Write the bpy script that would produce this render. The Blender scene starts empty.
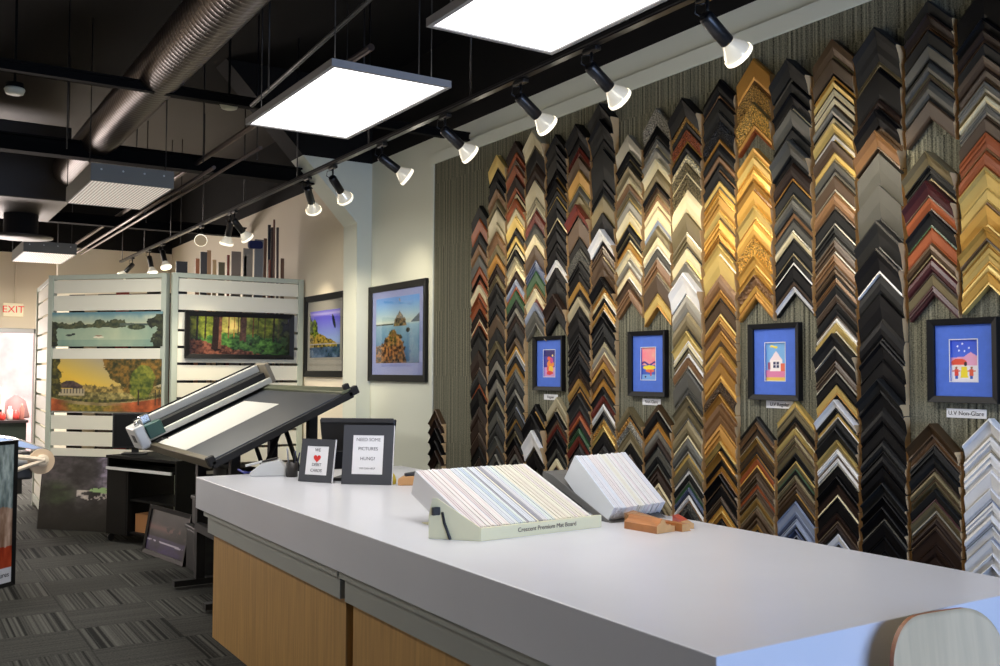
import bpy, bmesh, math, random
import numpy as np
from mathutils import Vector, Matrix
PI = math.pi
random.seed(7)
scene = bpy.context.scene
COL = scene.collection

# ------------------------------------------------------------------ camera
cd = bpy.data.cameras.new('camera'); cam = bpy.data.objects.new('camera', cd); COL.objects.link(cam)
cd.sensor_width = 36.0; cd.lens = 959.227 * 36.0 / 1000.0; cd.clip_start = 0.05; cd.clip_end = 100
YAW, PITCH, ROLL = 0.568138, 0.0409858, 0.00412693
fw = Vector((math.sin(YAW) * math.cos(PITCH), math.cos(YAW) * math.cos(PITCH), math.sin(PITCH)))
rt = Vector((math.cos(YAW), -math.sin(YAW), 0)); up = rt.cross(fw)
r2 = rt * math.cos(ROLL) + up * math.sin(ROLL); u2 = up * math.cos(ROLL) - rt * math.sin(ROLL)
m = Matrix((r2, u2, -fw)).transposed().to_4x4(); m.translation = Vector((0, 0, 1.53))
cam.matrix_world = m
scene.camera = cam

# ------------------------------------------------------------------ world, exposure
w = bpy.data.worlds.new('world'); scene.world = w; w.use_nodes = True
bg = w.node_tree.nodes['Background']; bg.inputs[0].default_value = (0.80, 0.90, 1.0, 1); bg.inputs[1].default_value = 4.2
scene.view_settings.view_transform = 'Standard'
scene.view_settings.look = 'None'
scene.view_settings.exposure = 0.0
scene.view_settings.gamma = 1.0
scene.view_settings.use_curve_mapping = False

def area(name, loc, direction, sx, sy, power, col):
    l = bpy.data.lights.new(name, 'AREA'); l.shape = 'RECTANGLE'; l.size = sx; l.size_y = sy
    l.energy = power; l.color = col
    o = bpy.data.objects.new(name, l); COL.objects.link(o); o.location = loc
    o.rotation_euler = Vector(direction).to_track_quat('-Z', 'Y').to_euler()
    return o
# daylight through the shop window behind the camera and through the far storefront window
area('window_daylight', (2.2, -2.35, 1.35), (0, 1, -0.12), 2.6, 1.9, 140, (0.30, 0.50, 1.0))
area('storefront_daylight', (0.2, 15.85, 1.2), (0, -1, -0.1), 3.2, 1.9, 260, (1.0, 0.88, 0.82))
# light of the two ceiling panels, and of two more added out of view
area('panel_light', (1.935, 4.56, 2.825), (0, 0, -1), 0.56, 1.16, 27, (1.0, 0.95, 0.90))
area('panel_light', (2.06, 2.68, 2.825), (0, 0, -1), 0.56, 1.16, 25, (1.0, 0.95, 0.90))
area('panel_light', (-0.90, 4.56, 2.86), (0, 0, -1), 0.56, 1.16, 26, (1.0, 0.95, 0.90))  # added over the left aisle, unseen, to brighten the room
area('panel_light', (-0.90, 8.00, 2.86), (0, 0, -1), 0.56, 1.16, 62, (1.0, 0.95, 0.90))  # second added aisle light, also unseen
# lights added under the two perforated fixtures to brighten panels and far wall
area('added_fixture_light', (1.49, 7.94, 2.885), (0, 0, -1), 0.5, 1.05, 62, (1.0, 0.94, 0.84))
area('added_fixture_light', (1.575, 12.85, 2.885), (0, 0, -1), 0.5, 1.05, 200, (1.0, 0.94, 0.84))

# ------------------------------------------------------------------ materials
def srgb(c):
    return tuple(((v / 255) / 12.92 if v / 255 <= 0.04045 else ((v / 255 + 0.055) / 1.055) ** 2.4) for v in c) + (1,)
MATS = {}
def mat(name, c=(200, 200, 200), rough=0.5, metal=0.0, emit=None, bump=None, spec=0.5, noise=None, coat=0.0):
    if name in MATS: return MATS[name]
    M = bpy.data.materials.new(name); M.use_nodes = True; nt = M.node_tree
    b = nt.nodes['Principled BSDF']
    b.inputs['Base Color'].default_value = srgb(c); b.inputs['Roughness'].default_value = rough
    b.inputs['Metallic'].default_value = metal; b.inputs['Specular IOR Level'].default_value = spec
    b.inputs['Coat Weight'].default_value = coat
    if emit:
        b.inputs['Emission Color'].default_value = srgb(emit[0]); b.inputs['Emission Strength'].default_value = emit[1]
    if noise or bump:
        tc = nt.nodes.new('ShaderNodeTexCoord')
    if noise:
        sc, st, amt = noise       # scale, stretch vector, amount
        mp = nt.nodes.new('ShaderNodeMapping'); mp.inputs['Scale'].default_value = st
        n = nt.nodes.new('ShaderNodeTexNoise'); n.inputs['Scale'].default_value = sc; n.inputs['Detail'].default_value = 4
        nt.links.new(tc.outputs['Object'], mp.inputs[0]); nt.links.new(mp.outputs[0], n.inputs['Vector'])
        r = nt.nodes.new('ShaderNodeMapRange'); r.inputs['From Min'].default_value = 0.3; r.inputs['From Max'].default_value = 0.7
        r.inputs['To Min'].default_value = 1 - amt; r.inputs['To Max'].default_value = 1 + amt
        nt.links.new(n.outputs['Fac'], r.inputs['Value'])
        mx = nt.nodes.new('ShaderNodeVectorMath'); mx.operation = 'SCALE'; mx.inputs[0].default_value = srgb(c)[:3]
        nt.links.new(r.outputs[0], mx.inputs['Scale']); nt.links.new(mx.outputs[0], b.inputs['Base Color'])
    if bump:
        kind, sc, st = bump
        t = nt.nodes.new('ShaderNodeTexVoronoi' if kind == 'v' else 'ShaderNodeTexNoise'); t.inputs['Scale'].default_value = sc
        nt.links.new(tc.outputs['Object'], t.inputs['Vector'])
        bp = nt.nodes.new('ShaderNodeBump'); bp.inputs['Strength'].default_value = st; bp.inputs['Distance'].default_value = 0.01
        nt.links.new(t.outputs[0], bp.inputs['Height']); nt.links.new(bp.outputs[0], b.inputs['Normal'])
    MATS[name] = M
    return M

# ------------------------------------------------------------------ object helpers
def tag(o, label=None, cat=None, group=None, kind=None):
    if label: o['label'] = label
    if cat: o['category'] = cat
    if group: o['group'] = group
    if kind: o['kind'] = kind
    return o
def thing(name, label, cat, loc=(0, 0, 0), rz=0, group=None):
    o = bpy.data.objects.new(name, None); COL.objects.link(o); o.location = loc; o.rotation_euler = (0, 0, rz)
    o.empty_display_size = 0.1
    return tag(o, label, cat, group)
def obj(name, bm, mats, parent=None, loc=None, rot=None, smooth=False, bevel=0, kind=None, label=None):
    me = bpy.data.meshes.new(name)
    if isinstance(bm, bpy.types.Mesh): me = bm
    else:
        bmesh.ops.recalc_face_normals(bm, faces=bm.faces[:])
        if smooth:
            for f in bm.faces: f.smooth = True
        bm.to_mesh(me); bm.free()
    if not isinstance(mats, (list, tuple)): mats = [mats]
    if not me.materials:
        for q in mats: me.materials.append(q)
    o = bpy.data.objects.new(name, me); COL.objects.link(o)
    if parent: o.parent = parent
    if loc is not None: o.location = loc
    if rot is not None: o.rotation_euler = rot
    if bevel:
        b = o.modifiers.new('bevel', 'BEVEL'); b.width = bevel; b.segments = 2; b.limit_method = 'ANGLE'; b.angle_limit = 0.6
    if kind: o['kind'] = kind
    if label: o['label'] = label
    return o
def dup(root, loc=None, rz=None, label=None):
    def cp(o, par):
        c = o.copy(); COL.objects.link(c)
        if par: c.parent = par
        for ch in list(o.children): cp(ch, c)
        return c
    r = cp(root, None)
    if loc is not None: r.location = loc
    if rz is not None: r.rotation_euler = (0, 0, rz)
    if label: r['label'] = label
    return r
def box(bm, x0, x1, y0, y1, z0, z1, mi=0, M=None):
    vs = [Vector((x, y, z)) for z in (z0, z1) for y in (y0, y1) for x in (x0, x1)]
    if M is not None: vs = [M @ v for v in vs]
    v = [bm.verts.new(p) for p in vs]
    for f in ((0, 2, 3, 1), (4, 5, 7, 6), (0, 1, 5, 4), (2, 6, 7, 3), (0, 4, 6, 2), (1, 3, 7, 5)):
        F = bm.faces.new([v[i] for i in f]); F.material_index = mi
    return v
def Box(*a, **k):
    bm = bmesh.new(); box(bm, *a, **k); return bm
def prism(bm, pts, h, axis='z', mi=0, M=None):
    """pts 2D polygon, extruded from h[0] to h[1] along axis"""
    def P(a, b, c):
        return {'z': Vector((a, b, c)), 'x': Vector((c, a, b)), 'y': Vector((a, c, b))}[axis]
    A = [P(a, b, h[0]) for a, b in pts]; B = [P(a, b, h[1]) for a, b in pts]
    if M is not None: A = [M @ p for p in A]; B = [M @ p for p in B]
    A = [bm.verts.new(p) for p in A]; B = [bm.verts.new(p) for p in B]
    n = len(pts)
    for f in [A[::-1], B] + [[A[i], A[(i + 1) % n], B[(i + 1) % n], B[i]] for i in range(n)]:
        F = bm.faces.new(f); F.material_index = mi
    return bm
def lathe(bm, prof, p0, axis, seg=20, mi=0, closed=True):
    """prof: (r, t) pairs along unit axis from p0"""
    a = Vector(axis).normalized(); u = a.orthogonal().normalized(); v = a.cross(u); p0 = Vector(p0)
    rings = []
    for r, t in prof:
        rings.append([bm.verts.new(p0 + a * t + (u * math.cos(2 * PI * i / seg) + v * math.sin(2 * PI * i / seg)) * max(r, 1e-4)) for i in range(seg)])
    for A, B in zip(rings, rings[1:]):
        for i in range(seg):
            F = bm.faces.new([A[i], A[(i + 1) % seg], B[(i + 1) % seg], B[i]]); F.material_index = mi; F.smooth = True
    if closed:
        for R in (rings[0], rings[-1]):
            F = bm.faces.new(R); F.material_index = mi
    return bm
def rod(bm, a, b, r, seg=8, mi=0):
    a = Vector(a); b = Vector(b)
    return lathe(bm, [(r, 0), (r, (b - a).length)], a, b - a, seg, mi)
def tube(bm, pts, r, seg=8, mi=0):
    pts = [Vector(p) for p in pts]; rings = []
    for i, p in enumerate(pts):
        d = (pts[min(i + 1, len(pts) - 1)] - pts[max(i - 1, 0)]).normalized()
        u = d.cross(Vector((0.31, 0.2, 0.93))).normalized(); v = d.cross(u)
        rings.append([bm.verts.new(p + (u * math.cos(2 * PI * k / seg) + v * math.sin(2 * PI * k / seg)) * r) for k in range(seg)])
    for A, B in zip(rings, rings[1:]):
        for k in range(seg):
            F = bm.faces.new([A[k], A[(k + 1) % seg], B[(k + 1) % seg], B[k]]); F.smooth = True; F.material_index = mi
    bm.faces.new(rings[0]); bm.faces.new(rings[-1])
    return bm
FONT = bpy.data.fonts.load('<builtin>') if '<builtin>' in bpy.data.fonts else None
def text(name, s, size, M, material, parent, depth=0.0005, label=None):
    """flat raised lettering; M maps text plane (x right, y up, z out) into the parent's space"""
    c = bpy.data.curves.new(name, 'FONT'); c.body = s; c.size = size; c.extrude = depth; c.align_x = 'CENTER'; c.align_y = 'CENTER'
    c.space_line = 1.35
    t = bpy.data.objects.new(name, c); COL.objects.link(t)
    dg = bpy.context.evaluated_depsgraph_get(); me = bpy.data.meshes.new_from_object(t.evaluated_get(dg))
    bpy.data.objects.remove(t); me.name = name
    me.transform(M); me.materials.clear(); me.materials.append(material)
    o = bpy.data.objects.new(name, me); COL.objects.link(o); o.parent = parent
    if label: o['label'] = label
    return o
def frameM(o, x, y):
    """matrix with origin o, x and y axes"""
    x = Vector(x).normalized(); y = Vector(y).normalized(); z = x.cross(y)
    Mx = Matrix((x, y, z)).transposed().to_4x4(); Mx.translation = Vector(o); return Mx
FACE_W = lambda p: frameM(p, (0, -1, 0), (0, 0, 1))      # facing -X (things on the sample wall)
FACE_S = lambda p: frameM(p, (1, 0, 0), (0, 0, 1))       # facing -Y

# ---- painted pictures: a fine grid with one colour per vertex
def fbm(X, Y, seed, octs=5, f0=3.0):
    rng = np.random.RandomState(seed); out = np.zeros_like(X); amp = 1.0; f = f0; tot = 0
    for _ in range(octs):
        n = int(f) + 3; g = rng.rand(n + 1, n + 1)
        xs = np.clip(X * f, 0, n - 1e-3); ys = np.clip(Y * f, 0, n - 1e-3)
        i = xs.astype(int); j = ys.astype(int); a = xs - i; b = ys - j; a = a * a * (3 - 2 * a); b = b * b * (3 - 2 * b)
        i = np.clip(i, 0, n - 1); j = np.clip(j, 0, n - 1)
        out += amp * ((g[j, i] * (1 - a) + g[j, i + 1] * a) * (1 - b) + (g[j + 1, i] * (1 - a) + g[j + 1, i + 1] * a) * b)
        tot += amp; amp *= 0.55; f *= 2
    return out / tot
def detail(X, Y, seed, f):
    return np.clip((fbm(X, Y, seed, 5, f) - .5) * 2.6 + .5, 0, 1)
def mixc(A, B, t):
    t = np.clip(t, 0, 1)[..., None]; return A * (1 - t) + B * t
def pic_mat(name, rough=0.35):
    if name in MATS: return MATS[name]
    M = bpy.data.materials.new(name); M.use_nodes = True; b = M.node_tree.nodes['Principled BSDF']
    a = M.node_tree.nodes.new('ShaderNodeVertexColor'); a.layer_name = 'paint'
    M.node_tree.links.new(a.outputs['Color'], b.inputs['Base Color']); b.inputs['Roughness'].default_value = rough
    MATS[name] = M; return M
def painting(name, fn, w, h, nx, ny, M, parent, label=None, rough=0.35):
    """fn(X, Y) -> (ny, nx, 3) sRGB 0..255, X right 0..1, Y up 0..1"""
    xs, ys = np.meshgrid(np.linspace(0, 1, nx), np.linspace(0, 1, ny))
    C = np.clip(fn(xs, ys) / 255.0, 0, 1)
    C = np.where(C <= 0.04045, C / 12.92, ((C + 0.055) / 1.055) ** 2.4)
    me = bpy.data.meshes.new(name)
    P = np.zeros((nx * ny, 3)); P[:, 0] = (xs.ravel() - 0.5) * w; P[:, 1] = (ys.ravel() - 0.5) * h
    idx = np.arange(nx * ny).reshape(ny, nx)
    F = np.stack([idx[:-1, :-1], idx[:-1, 1:], idx[1:, 1:], idx[1:, :-1]], -1).reshape(-1, 4)
    me.from_pydata([tuple(p) for p in P], [], [tuple(int(i) for i in f) for f in F])
    at = me.color_attributes.new('paint', 'FLOAT_COLOR', 'POINT')
    D = np.ones((nx * ny, 4)); D[:, :3] = C.reshape(-1, 3); at.data.foreach_set('color', D.ravel())
    me.transform(M); me.materials.append(pic_mat('picture_paint_%d' % int(rough * 100), rough))
    o = bpy.data.objects.new(name, me); COL.objects.link(o)
    if parent: o.parent = parent
    if label: o['label'] = label
    return o
def A3(*c): return np.array(c, float)

# ------------------------------------------------------------------ the setting
white = mat('white_paint', (212, 216, 203), 0.7)
tanp = mat('cream_paint', (232, 222, 202), 0.75)
blackp = mat('black_paint', (18, 17, 17), 0.8, spec=.2)
brown_lit = mat('ceiling_brown_window_lit', (46, 41, 38), 0.6, noise=(1.5, (1, 1, 1), 0.15))  # rear ceiling tone, reflected window light painted into the colour

# carpet floor: quarter-turned striped tiles
def floor_mat():
    M = bpy.data.materials.new('carpet_tiles'); M.use_nodes = True; nt = M.node_tree; b = nt.nodes['Principled BSDF']
    N = nt.nodes.new; L = nt.links.new
    def math_(op, a, bb=None, c=None):
        n = N('ShaderNodeMath'); n.operation = op
        for i, v in enumerate((a, bb, c)):
            if v is None: continue
            if isinstance(v, (int, float)): n.inputs[i].default_value = v
            else: L(v, n.inputs[i])
        return n.outputs[0]
    tc = N('ShaderNodeTexCoord'); sp = N('ShaderNodeSeparateXYZ'); L(tc.outputs['Object'], sp.inputs[0])
    T = 0.5
    u = math_('DIVIDE', math_('ADD', sp.outputs[0], 20 * T - 0.985), T)
    v = math_('DIVIDE', math_('ADD', sp.outputs[1], 20 * T - 0.19), T)
    iu = math_('FLOOR', u); iv = math_('FLOOR', v)
    chk = math_('MODULO', math_('ADD', iu, iv), 2)
    fu = math_('FRACT', u); fv = math_('FRACT', v)
    # stripe coordinate: along u on one kind of tile, along v on the other
    s = N('ShaderNodeMix'); s.data_type = 'FLOAT'; L(chk, s.inputs[0]); L(fv, s.inputs[2]); L(fu, s.inputs[3])
    cell = math_('ADD', math_('MULTIPLY', iu, 7.31), math_('MULTIPLY', iv, 3.17))
    cmb = N('ShaderNodeCombineXYZ'); L(math_('MULTIPLY', s.outputs[0], 26), cmb.inputs[0]); L(cell, cmb.inputs[1])
    nz = N('ShaderNodeTexNoise'); nz.inputs['Scale'].default_value = 1.0; nz.inputs['Detail'].default_value = 1.5; L(cmb.outputs[0], nz.inputs['Vector'])
    fine = N('ShaderNodeTexNoise'); fine.inputs['Scale'].default_value = 90; fine.inputs['Detail'].default_value = 3; L(tc.outputs['Object'], fine.inputs['Vector'])
    amp = math_('ADD', math_('MULTIPLY', chk, 0.42), 0.14)
    k = math_('MULTIPLY', math_('SUBTRACT', nz.outputs['Fac'], 0.5), math_('MULTIPLY', amp, 5.0))
    k = math_('ADD', math_('ADD', k, 0.42), math_('MULTIPLY', math_('SUBTRACT', fine.outputs['Fac'], 0.5), 0.9))
    edge = math_('MINIMUM', math_('MINIMUM', fu, math_('SUBTRACT', 1.0, fu)), math_('MINIMUM', fv, math_('SUBTRACT', 1.0, fv)))
    seam = math_('SMOOTH_MIN', math_('MULTIPLY', edge, 90), 1.0, 0.1)
    k = math_('MULTIPLY', k, math_('ADD', math_('MULTIPLY', seam, 0.5), 0.5))
    cr = N('ShaderNodeValToRGB'); L(k, cr.inputs[0])
    cr.color_ramp.elements[0].color = srgb((22, 23, 22)); cr.color_ramp.elements[1].color = srgb((82, 82, 78))
    L(cr.outputs[0], b.inputs['Base Color']); b.inputs['Roughness'].default_value = 0.95; b.inputs['Specular IOR Level'].default_value = 0.1
    bp = N('ShaderNodeBump'); bp.inputs['Strength'].default_value = 0.3; bp.inputs['Distance'].default_value = 0.004
    L(fine.outputs['Fac'], bp.inputs['Height']); L(bp.outputs[0], b.inputs['Normal'])
    return M
obj('floor', Box(-3.1, 3.75, -2.6, 16.2, -0.1, 0), floor_mat(), kind='structure')

# ribbed dark carpet that covers the sample wall
def ribbed_mat():
    M = bpy.data.materials.new('ribbed_wall_carpet'); M.use_nodes = True; nt = M.node_tree; b = nt.nodes['Principled BSDF']
    N = nt.nodes.new; L = nt.links.new
    tc = N('ShaderNodeTexCoord'); sp = N('ShaderNodeSeparateXYZ'); L(tc.outputs['Object'], sp.inputs[0])
    cm = N('ShaderNodeCombineXYZ'); m1 = N('ShaderNodeMath'); m1.operation = 'MULTIPLY'; m1.inputs[1].default_value = 70
    L(sp.outputs[1], m1.inputs[0]); L(m1.outputs[0], cm.inputs[1])
    m2 = N('ShaderNodeMath'); m2.operation = 'MULTIPLY'; m2.inputs[1].default_value = 2.0; L(sp.outputs[2], m2.inputs[0])
    m3 = N('ShaderNodeMath'); m3.operation = 'FLOOR'; L(m2.outputs[0], m3.inputs[0]); L(m3.outputs[0], cm.inputs[2])
    nz = N('ShaderNodeTexNoise'); nz.inputs['Scale'].default_value = 1.0; nz.inputs['Detail'].default_value = 3; L(cm.outputs[0], nz.inputs['Vector'])
    f = N('ShaderNodeTexNoise'); f.inputs['Scale'].default_value = 160; L(tc.outputs['Object'], f.inputs['Vector'])
    ad = N('ShaderNodeMath'); ad.operation = 'MULTIPLY_ADD'; ad.inputs[1].default_value = 0.5; L(f.outputs['Fac'], ad.inputs[0]); L(nz.outputs['Fac'], ad.inputs[2])
    cr = N('ShaderNodeValToRGB'); L(ad.outputs[0], cr.inputs[0]); e = cr.color_ramp.elements
    e[0].position = 0.55; e[0].color = srgb((38, 40, 36)); e[1].position = 0.98; e[1].color = srgb((148, 146, 126))
    L(cr.outputs[0], b.inputs['Base Color']); b.inputs['Roughness'].default_value = 0.95; b.inputs['Specular IOR Level'].default_value = 0.1
    bp = N('ShaderNodeBump'); bp.inputs['Strength'].default_value = 0.6; bp.inputs['Distance'].default_value = 0.006
    L(ad.outputs[0], bp.inputs['Height']); L(bp.outputs[0], b.inputs['Normal'])
    return M
XW = 3.6
# long right wall: light paint up to 3.38 m, black above
bm = Box(XW, XW + 0.15, -2.6, 7.762, 0, 3.385); obj('wall_right', bm, white, kind='structure')
obj('wall_right_rear', Box(XW, XW + 0.15, 7.762, 16.2, 0, 3.385), tanp, kind='structure')
obj('wall_right_upper', Box(XW, XW + 0.15, -2.6, 16.2, 3.385, 4.1), blackp, kind='structure')
obj('trim_1', Box(XW - 0.025, XW - 0.0005, -2.45, 6.64, 3.162, 3.25), white, kind='structure', bevel=0.003)
obj('trim_2', Box(XW - 0.02, XW - 0.0005, 6.585, 6.64, 0, 3.1615), white, kind='structure', bevel=0.003)
sw = obj('wall_carpet_panel', Box(XW - 0.012, XW - 0.0005, -2.45, 6.5845, 0.02, 3.1615), ribbed_mat(), kind='structure')
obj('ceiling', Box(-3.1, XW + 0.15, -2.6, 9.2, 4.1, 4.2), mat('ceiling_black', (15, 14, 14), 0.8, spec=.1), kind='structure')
obj('ceiling_rear', Box(-3.1, XW + 0.15, 9.2, 16.2, 4.1, 4.2), brown_lit, kind='structure')  # lighter brown imitates light from the far window
obj('wall_left', Box(-3.1, -2.95, -2.6, 16.2, 0, 4.1), tanp, kind='structure')
# wall behind the camera with the shop window
bm = bmesh.new()
box(bm, -2.95, 0.7, -2.6, -2.45, 0, 4.1); box(bm, 3.5, XW, -2.6, -2.45, 0, 4.1)
box(bm, 0.7, 3.5, -2.6, -2.45, 0, 0.35); box(bm, 0.7, 3.5, -2.6, -2.45, 2.4, 4.1)
obj('wall_front', bm, tanp, kind='structure')
alu = mat('window_aluminium', (150, 150, 150), 0.4, 0.6)
bm = bmesh.new()
for a in (0.7, 2.07, 3.44): box(bm, a, a + 0.06, -2.56, -2.5, 0.35, 2.4)
box(bm, 0.7, 3.5, -2.56, -2.5, 0.35, 0.41); box(bm, 0.7, 3.5, -2.56, -2.5, 2.34, 2.4)
obj('window_1', bm, alu, kind='structure')
# far wall with the storefront window
YF = 16.0
bm = bmesh.new()
box(bm, -2.95, XW, YF, YF + 0.2, 2.16, 3.3); box(bm, 1.93, XW, YF, YF + 0.2, 0, 2.16)
box(bm, -2.95, -1.9, YF, YF + 0.2, 0, 2.16); box(bm, -1.9, 1.93, YF, YF + 0.2, 0, 0.25)
obj('wall_rear', bm, tanp, kind='structure')
obj('wall_rear_upper', Box(-2.95, XW, YF, YF + 0.2, 3.3, 4.1), blackp, kind='structure')
bm = bmesh.new()
for a in (-1.9, -0.65, 0.6, 1.86): box(bm, a, a + 0.07, YF + 0.02, YF + 0.08, 0.25, 2.16)
box(bm, -1.9, 1.93, YF + 0.02, YF + 0.08, 2.09, 2.16); box(bm, -1.9, 1.93, YF + 0.02, YF + 0.08, 0.25, 0.32)
wn = obj('window_2', bm, alu, kind='structure')
def glass_mat():
    M = bpy.data.materials.new('window_glass'); M.use_nodes = True; nt = M.node_tree
    nt.nodes.remove(nt.nodes['Principled BSDF']); out = nt.nodes['Material Output']
    t = nt.nodes.new('ShaderNodeBsdfTransparent'); g = nt.nodes.new('ShaderNodeBsdfGlossy'); g.inputs['Roughness'].default_value = 0.03
    x = nt.nodes.new('ShaderNodeMixShader'); x.inputs[0].default_value = 0.06
    nt.links.new(t.outputs[0], x.inputs[1]); nt.links.new(g.outputs[0], x.inputs[2]); nt.links.new(x.outputs[0], out.inputs[0])
    return M
GLASS = glass_mat()
obj('glass_pane', Box(-1.83, 1.86, YF + 0.045, YF + 0.055, 0.32, 2.09), GLASS, wn)
# inner partition that closes the rear right corner, its end in bright paint
obj('wall_partition', Box(2.02, XW - 0.001, 14.9, 15.05, 0, 3.3), tanp, kind='structure')
obj('wall_partition_upper', Box(2.02, XW - 0.001, 14.9, 15.05, 3.3, 4.1), blackp, kind='structure')
# street outside the far window: pavement and a rosy brick front in daylight
rosy = mat('rosy_shopfront', (240, 190, 180), 0.8, noise=(3.5, (1, 1, 1), 0.22))
tag(obj('building_across', Box(-6, 6, 20.5, 20.9, -0.1, 5.2), rosy), 'pale rosy building front seen overexposed through the far window', 'building')
obj('ground_outside', Box(-8, 8, 16.2, 20.5, -0.12, -0.02), mat('pavement', (190, 185, 180), 0.9), kind='structure')

# steel portal frame: pilaster that flares into a sloping beam
bm = bmesh.new()
prof = [(3.5995, 0), (3.6 - 0.13, 0), (3.456, 2.84), (2.959, 3.372), (2.3, 4.09), (3.5995, 4.09)]
for a in (7.764,):
    low = [(3.5995, 0), (3.47, 0), (3.456, 2.84), (2.952, 3.38), (3.5995, 3.38)]
    prism(bm, low, (a, a + 0.29), 'y')
    up_ = [(3.5995, 3.38), (2.952, 3.38), (2.28, 4.095), (3.5995, 4.095)]
    prism(bm, up_, (a, a + 0.29), 'y', 1)
obj('wall_pilaster', bm, [white, blackp], kind='structure')

# ------------------------------------------------------------------ moulding corner samples on the ribbed wall
# each column from left to right: height in the photograph of every apex, face code / inner strip code * style; E closes a run
# code letter: (words, sRGB, roughness, metallic)
SC = {
 'k': ('black', (13, 12, 13), .32, 0), 'K': ('charcoal', (31, 31, 30), .38, 0), 'n': ('dark walnut', (44, 31, 24), .35, 0),
 'b': ('brown', (74, 56, 38), .4, 0), 't': ('tan wood', (122, 88, 54), .4, .1), 'd': ('dark bronze', (76, 57, 36), .38, .3),
 'g': ('gold', (176, 128, 58), .38, .45), 'G': ('bright gold', (208, 162, 78), .36, .45), 'y': ('pale gold', (206, 178, 104), .38, .4),
 'v': ('antique gold', (172, 132, 66), .4, .5), 'O': ('orange wood', (150, 78, 40), .38, 0), 'r': ('mahogany', (96, 38, 28), .35, 0),
 'm': ('maroon', (64, 24, 27), .35, 0), 's': ('silver', (148, 144, 132), .34, .5), 'S': ('champagne', (174, 164, 134), .38, .35),
 'c': ('cream', (222, 208, 166), .45, 0), 'w': ('white', (224, 222, 218), .4, 0), 'l': ('pale blue', (142, 152, 172), .4, .2),
 'B': ('slate blue', (80, 90, 116), .4, .2), 'e': ('dark green', (48, 82, 50), .35, 0), 'u': ('grey', (78, 77, 70), .42, .1),
 'p': ('olive bronze', (118, 106, 76), .4, .35)}
def smat(c, orn=False):
    wd, rgb, ro, me = SC[c]
    if orn == 'o': return mat('sample_%s_ornate' % wd.replace(' ', '_'), rgb, ro, me, bump=('v', 130, 1.0), noise=(110, (1, 1, 1), .85))
    if orn == 'r': return mat('sample_%s_ribbed' % wd.replace(' ', '_'), rgb, ro, me, bump=('v', 60, 0.9))
    return mat('sample_%s' % wd.replace(' ', '_'), rgb, ro + (.12 if c in 'kKn' else 0), me, noise=(6, (1, 1, 1), .10), spec=.22 if c in 'kKn' else .5)
raw = mat('raw_wood_end', (196, 164, 118), 0.8)
PITCH_Y, Y0, HW, XB = 0.2351, 5.968, 0.1075, XW - 0.0125
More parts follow.
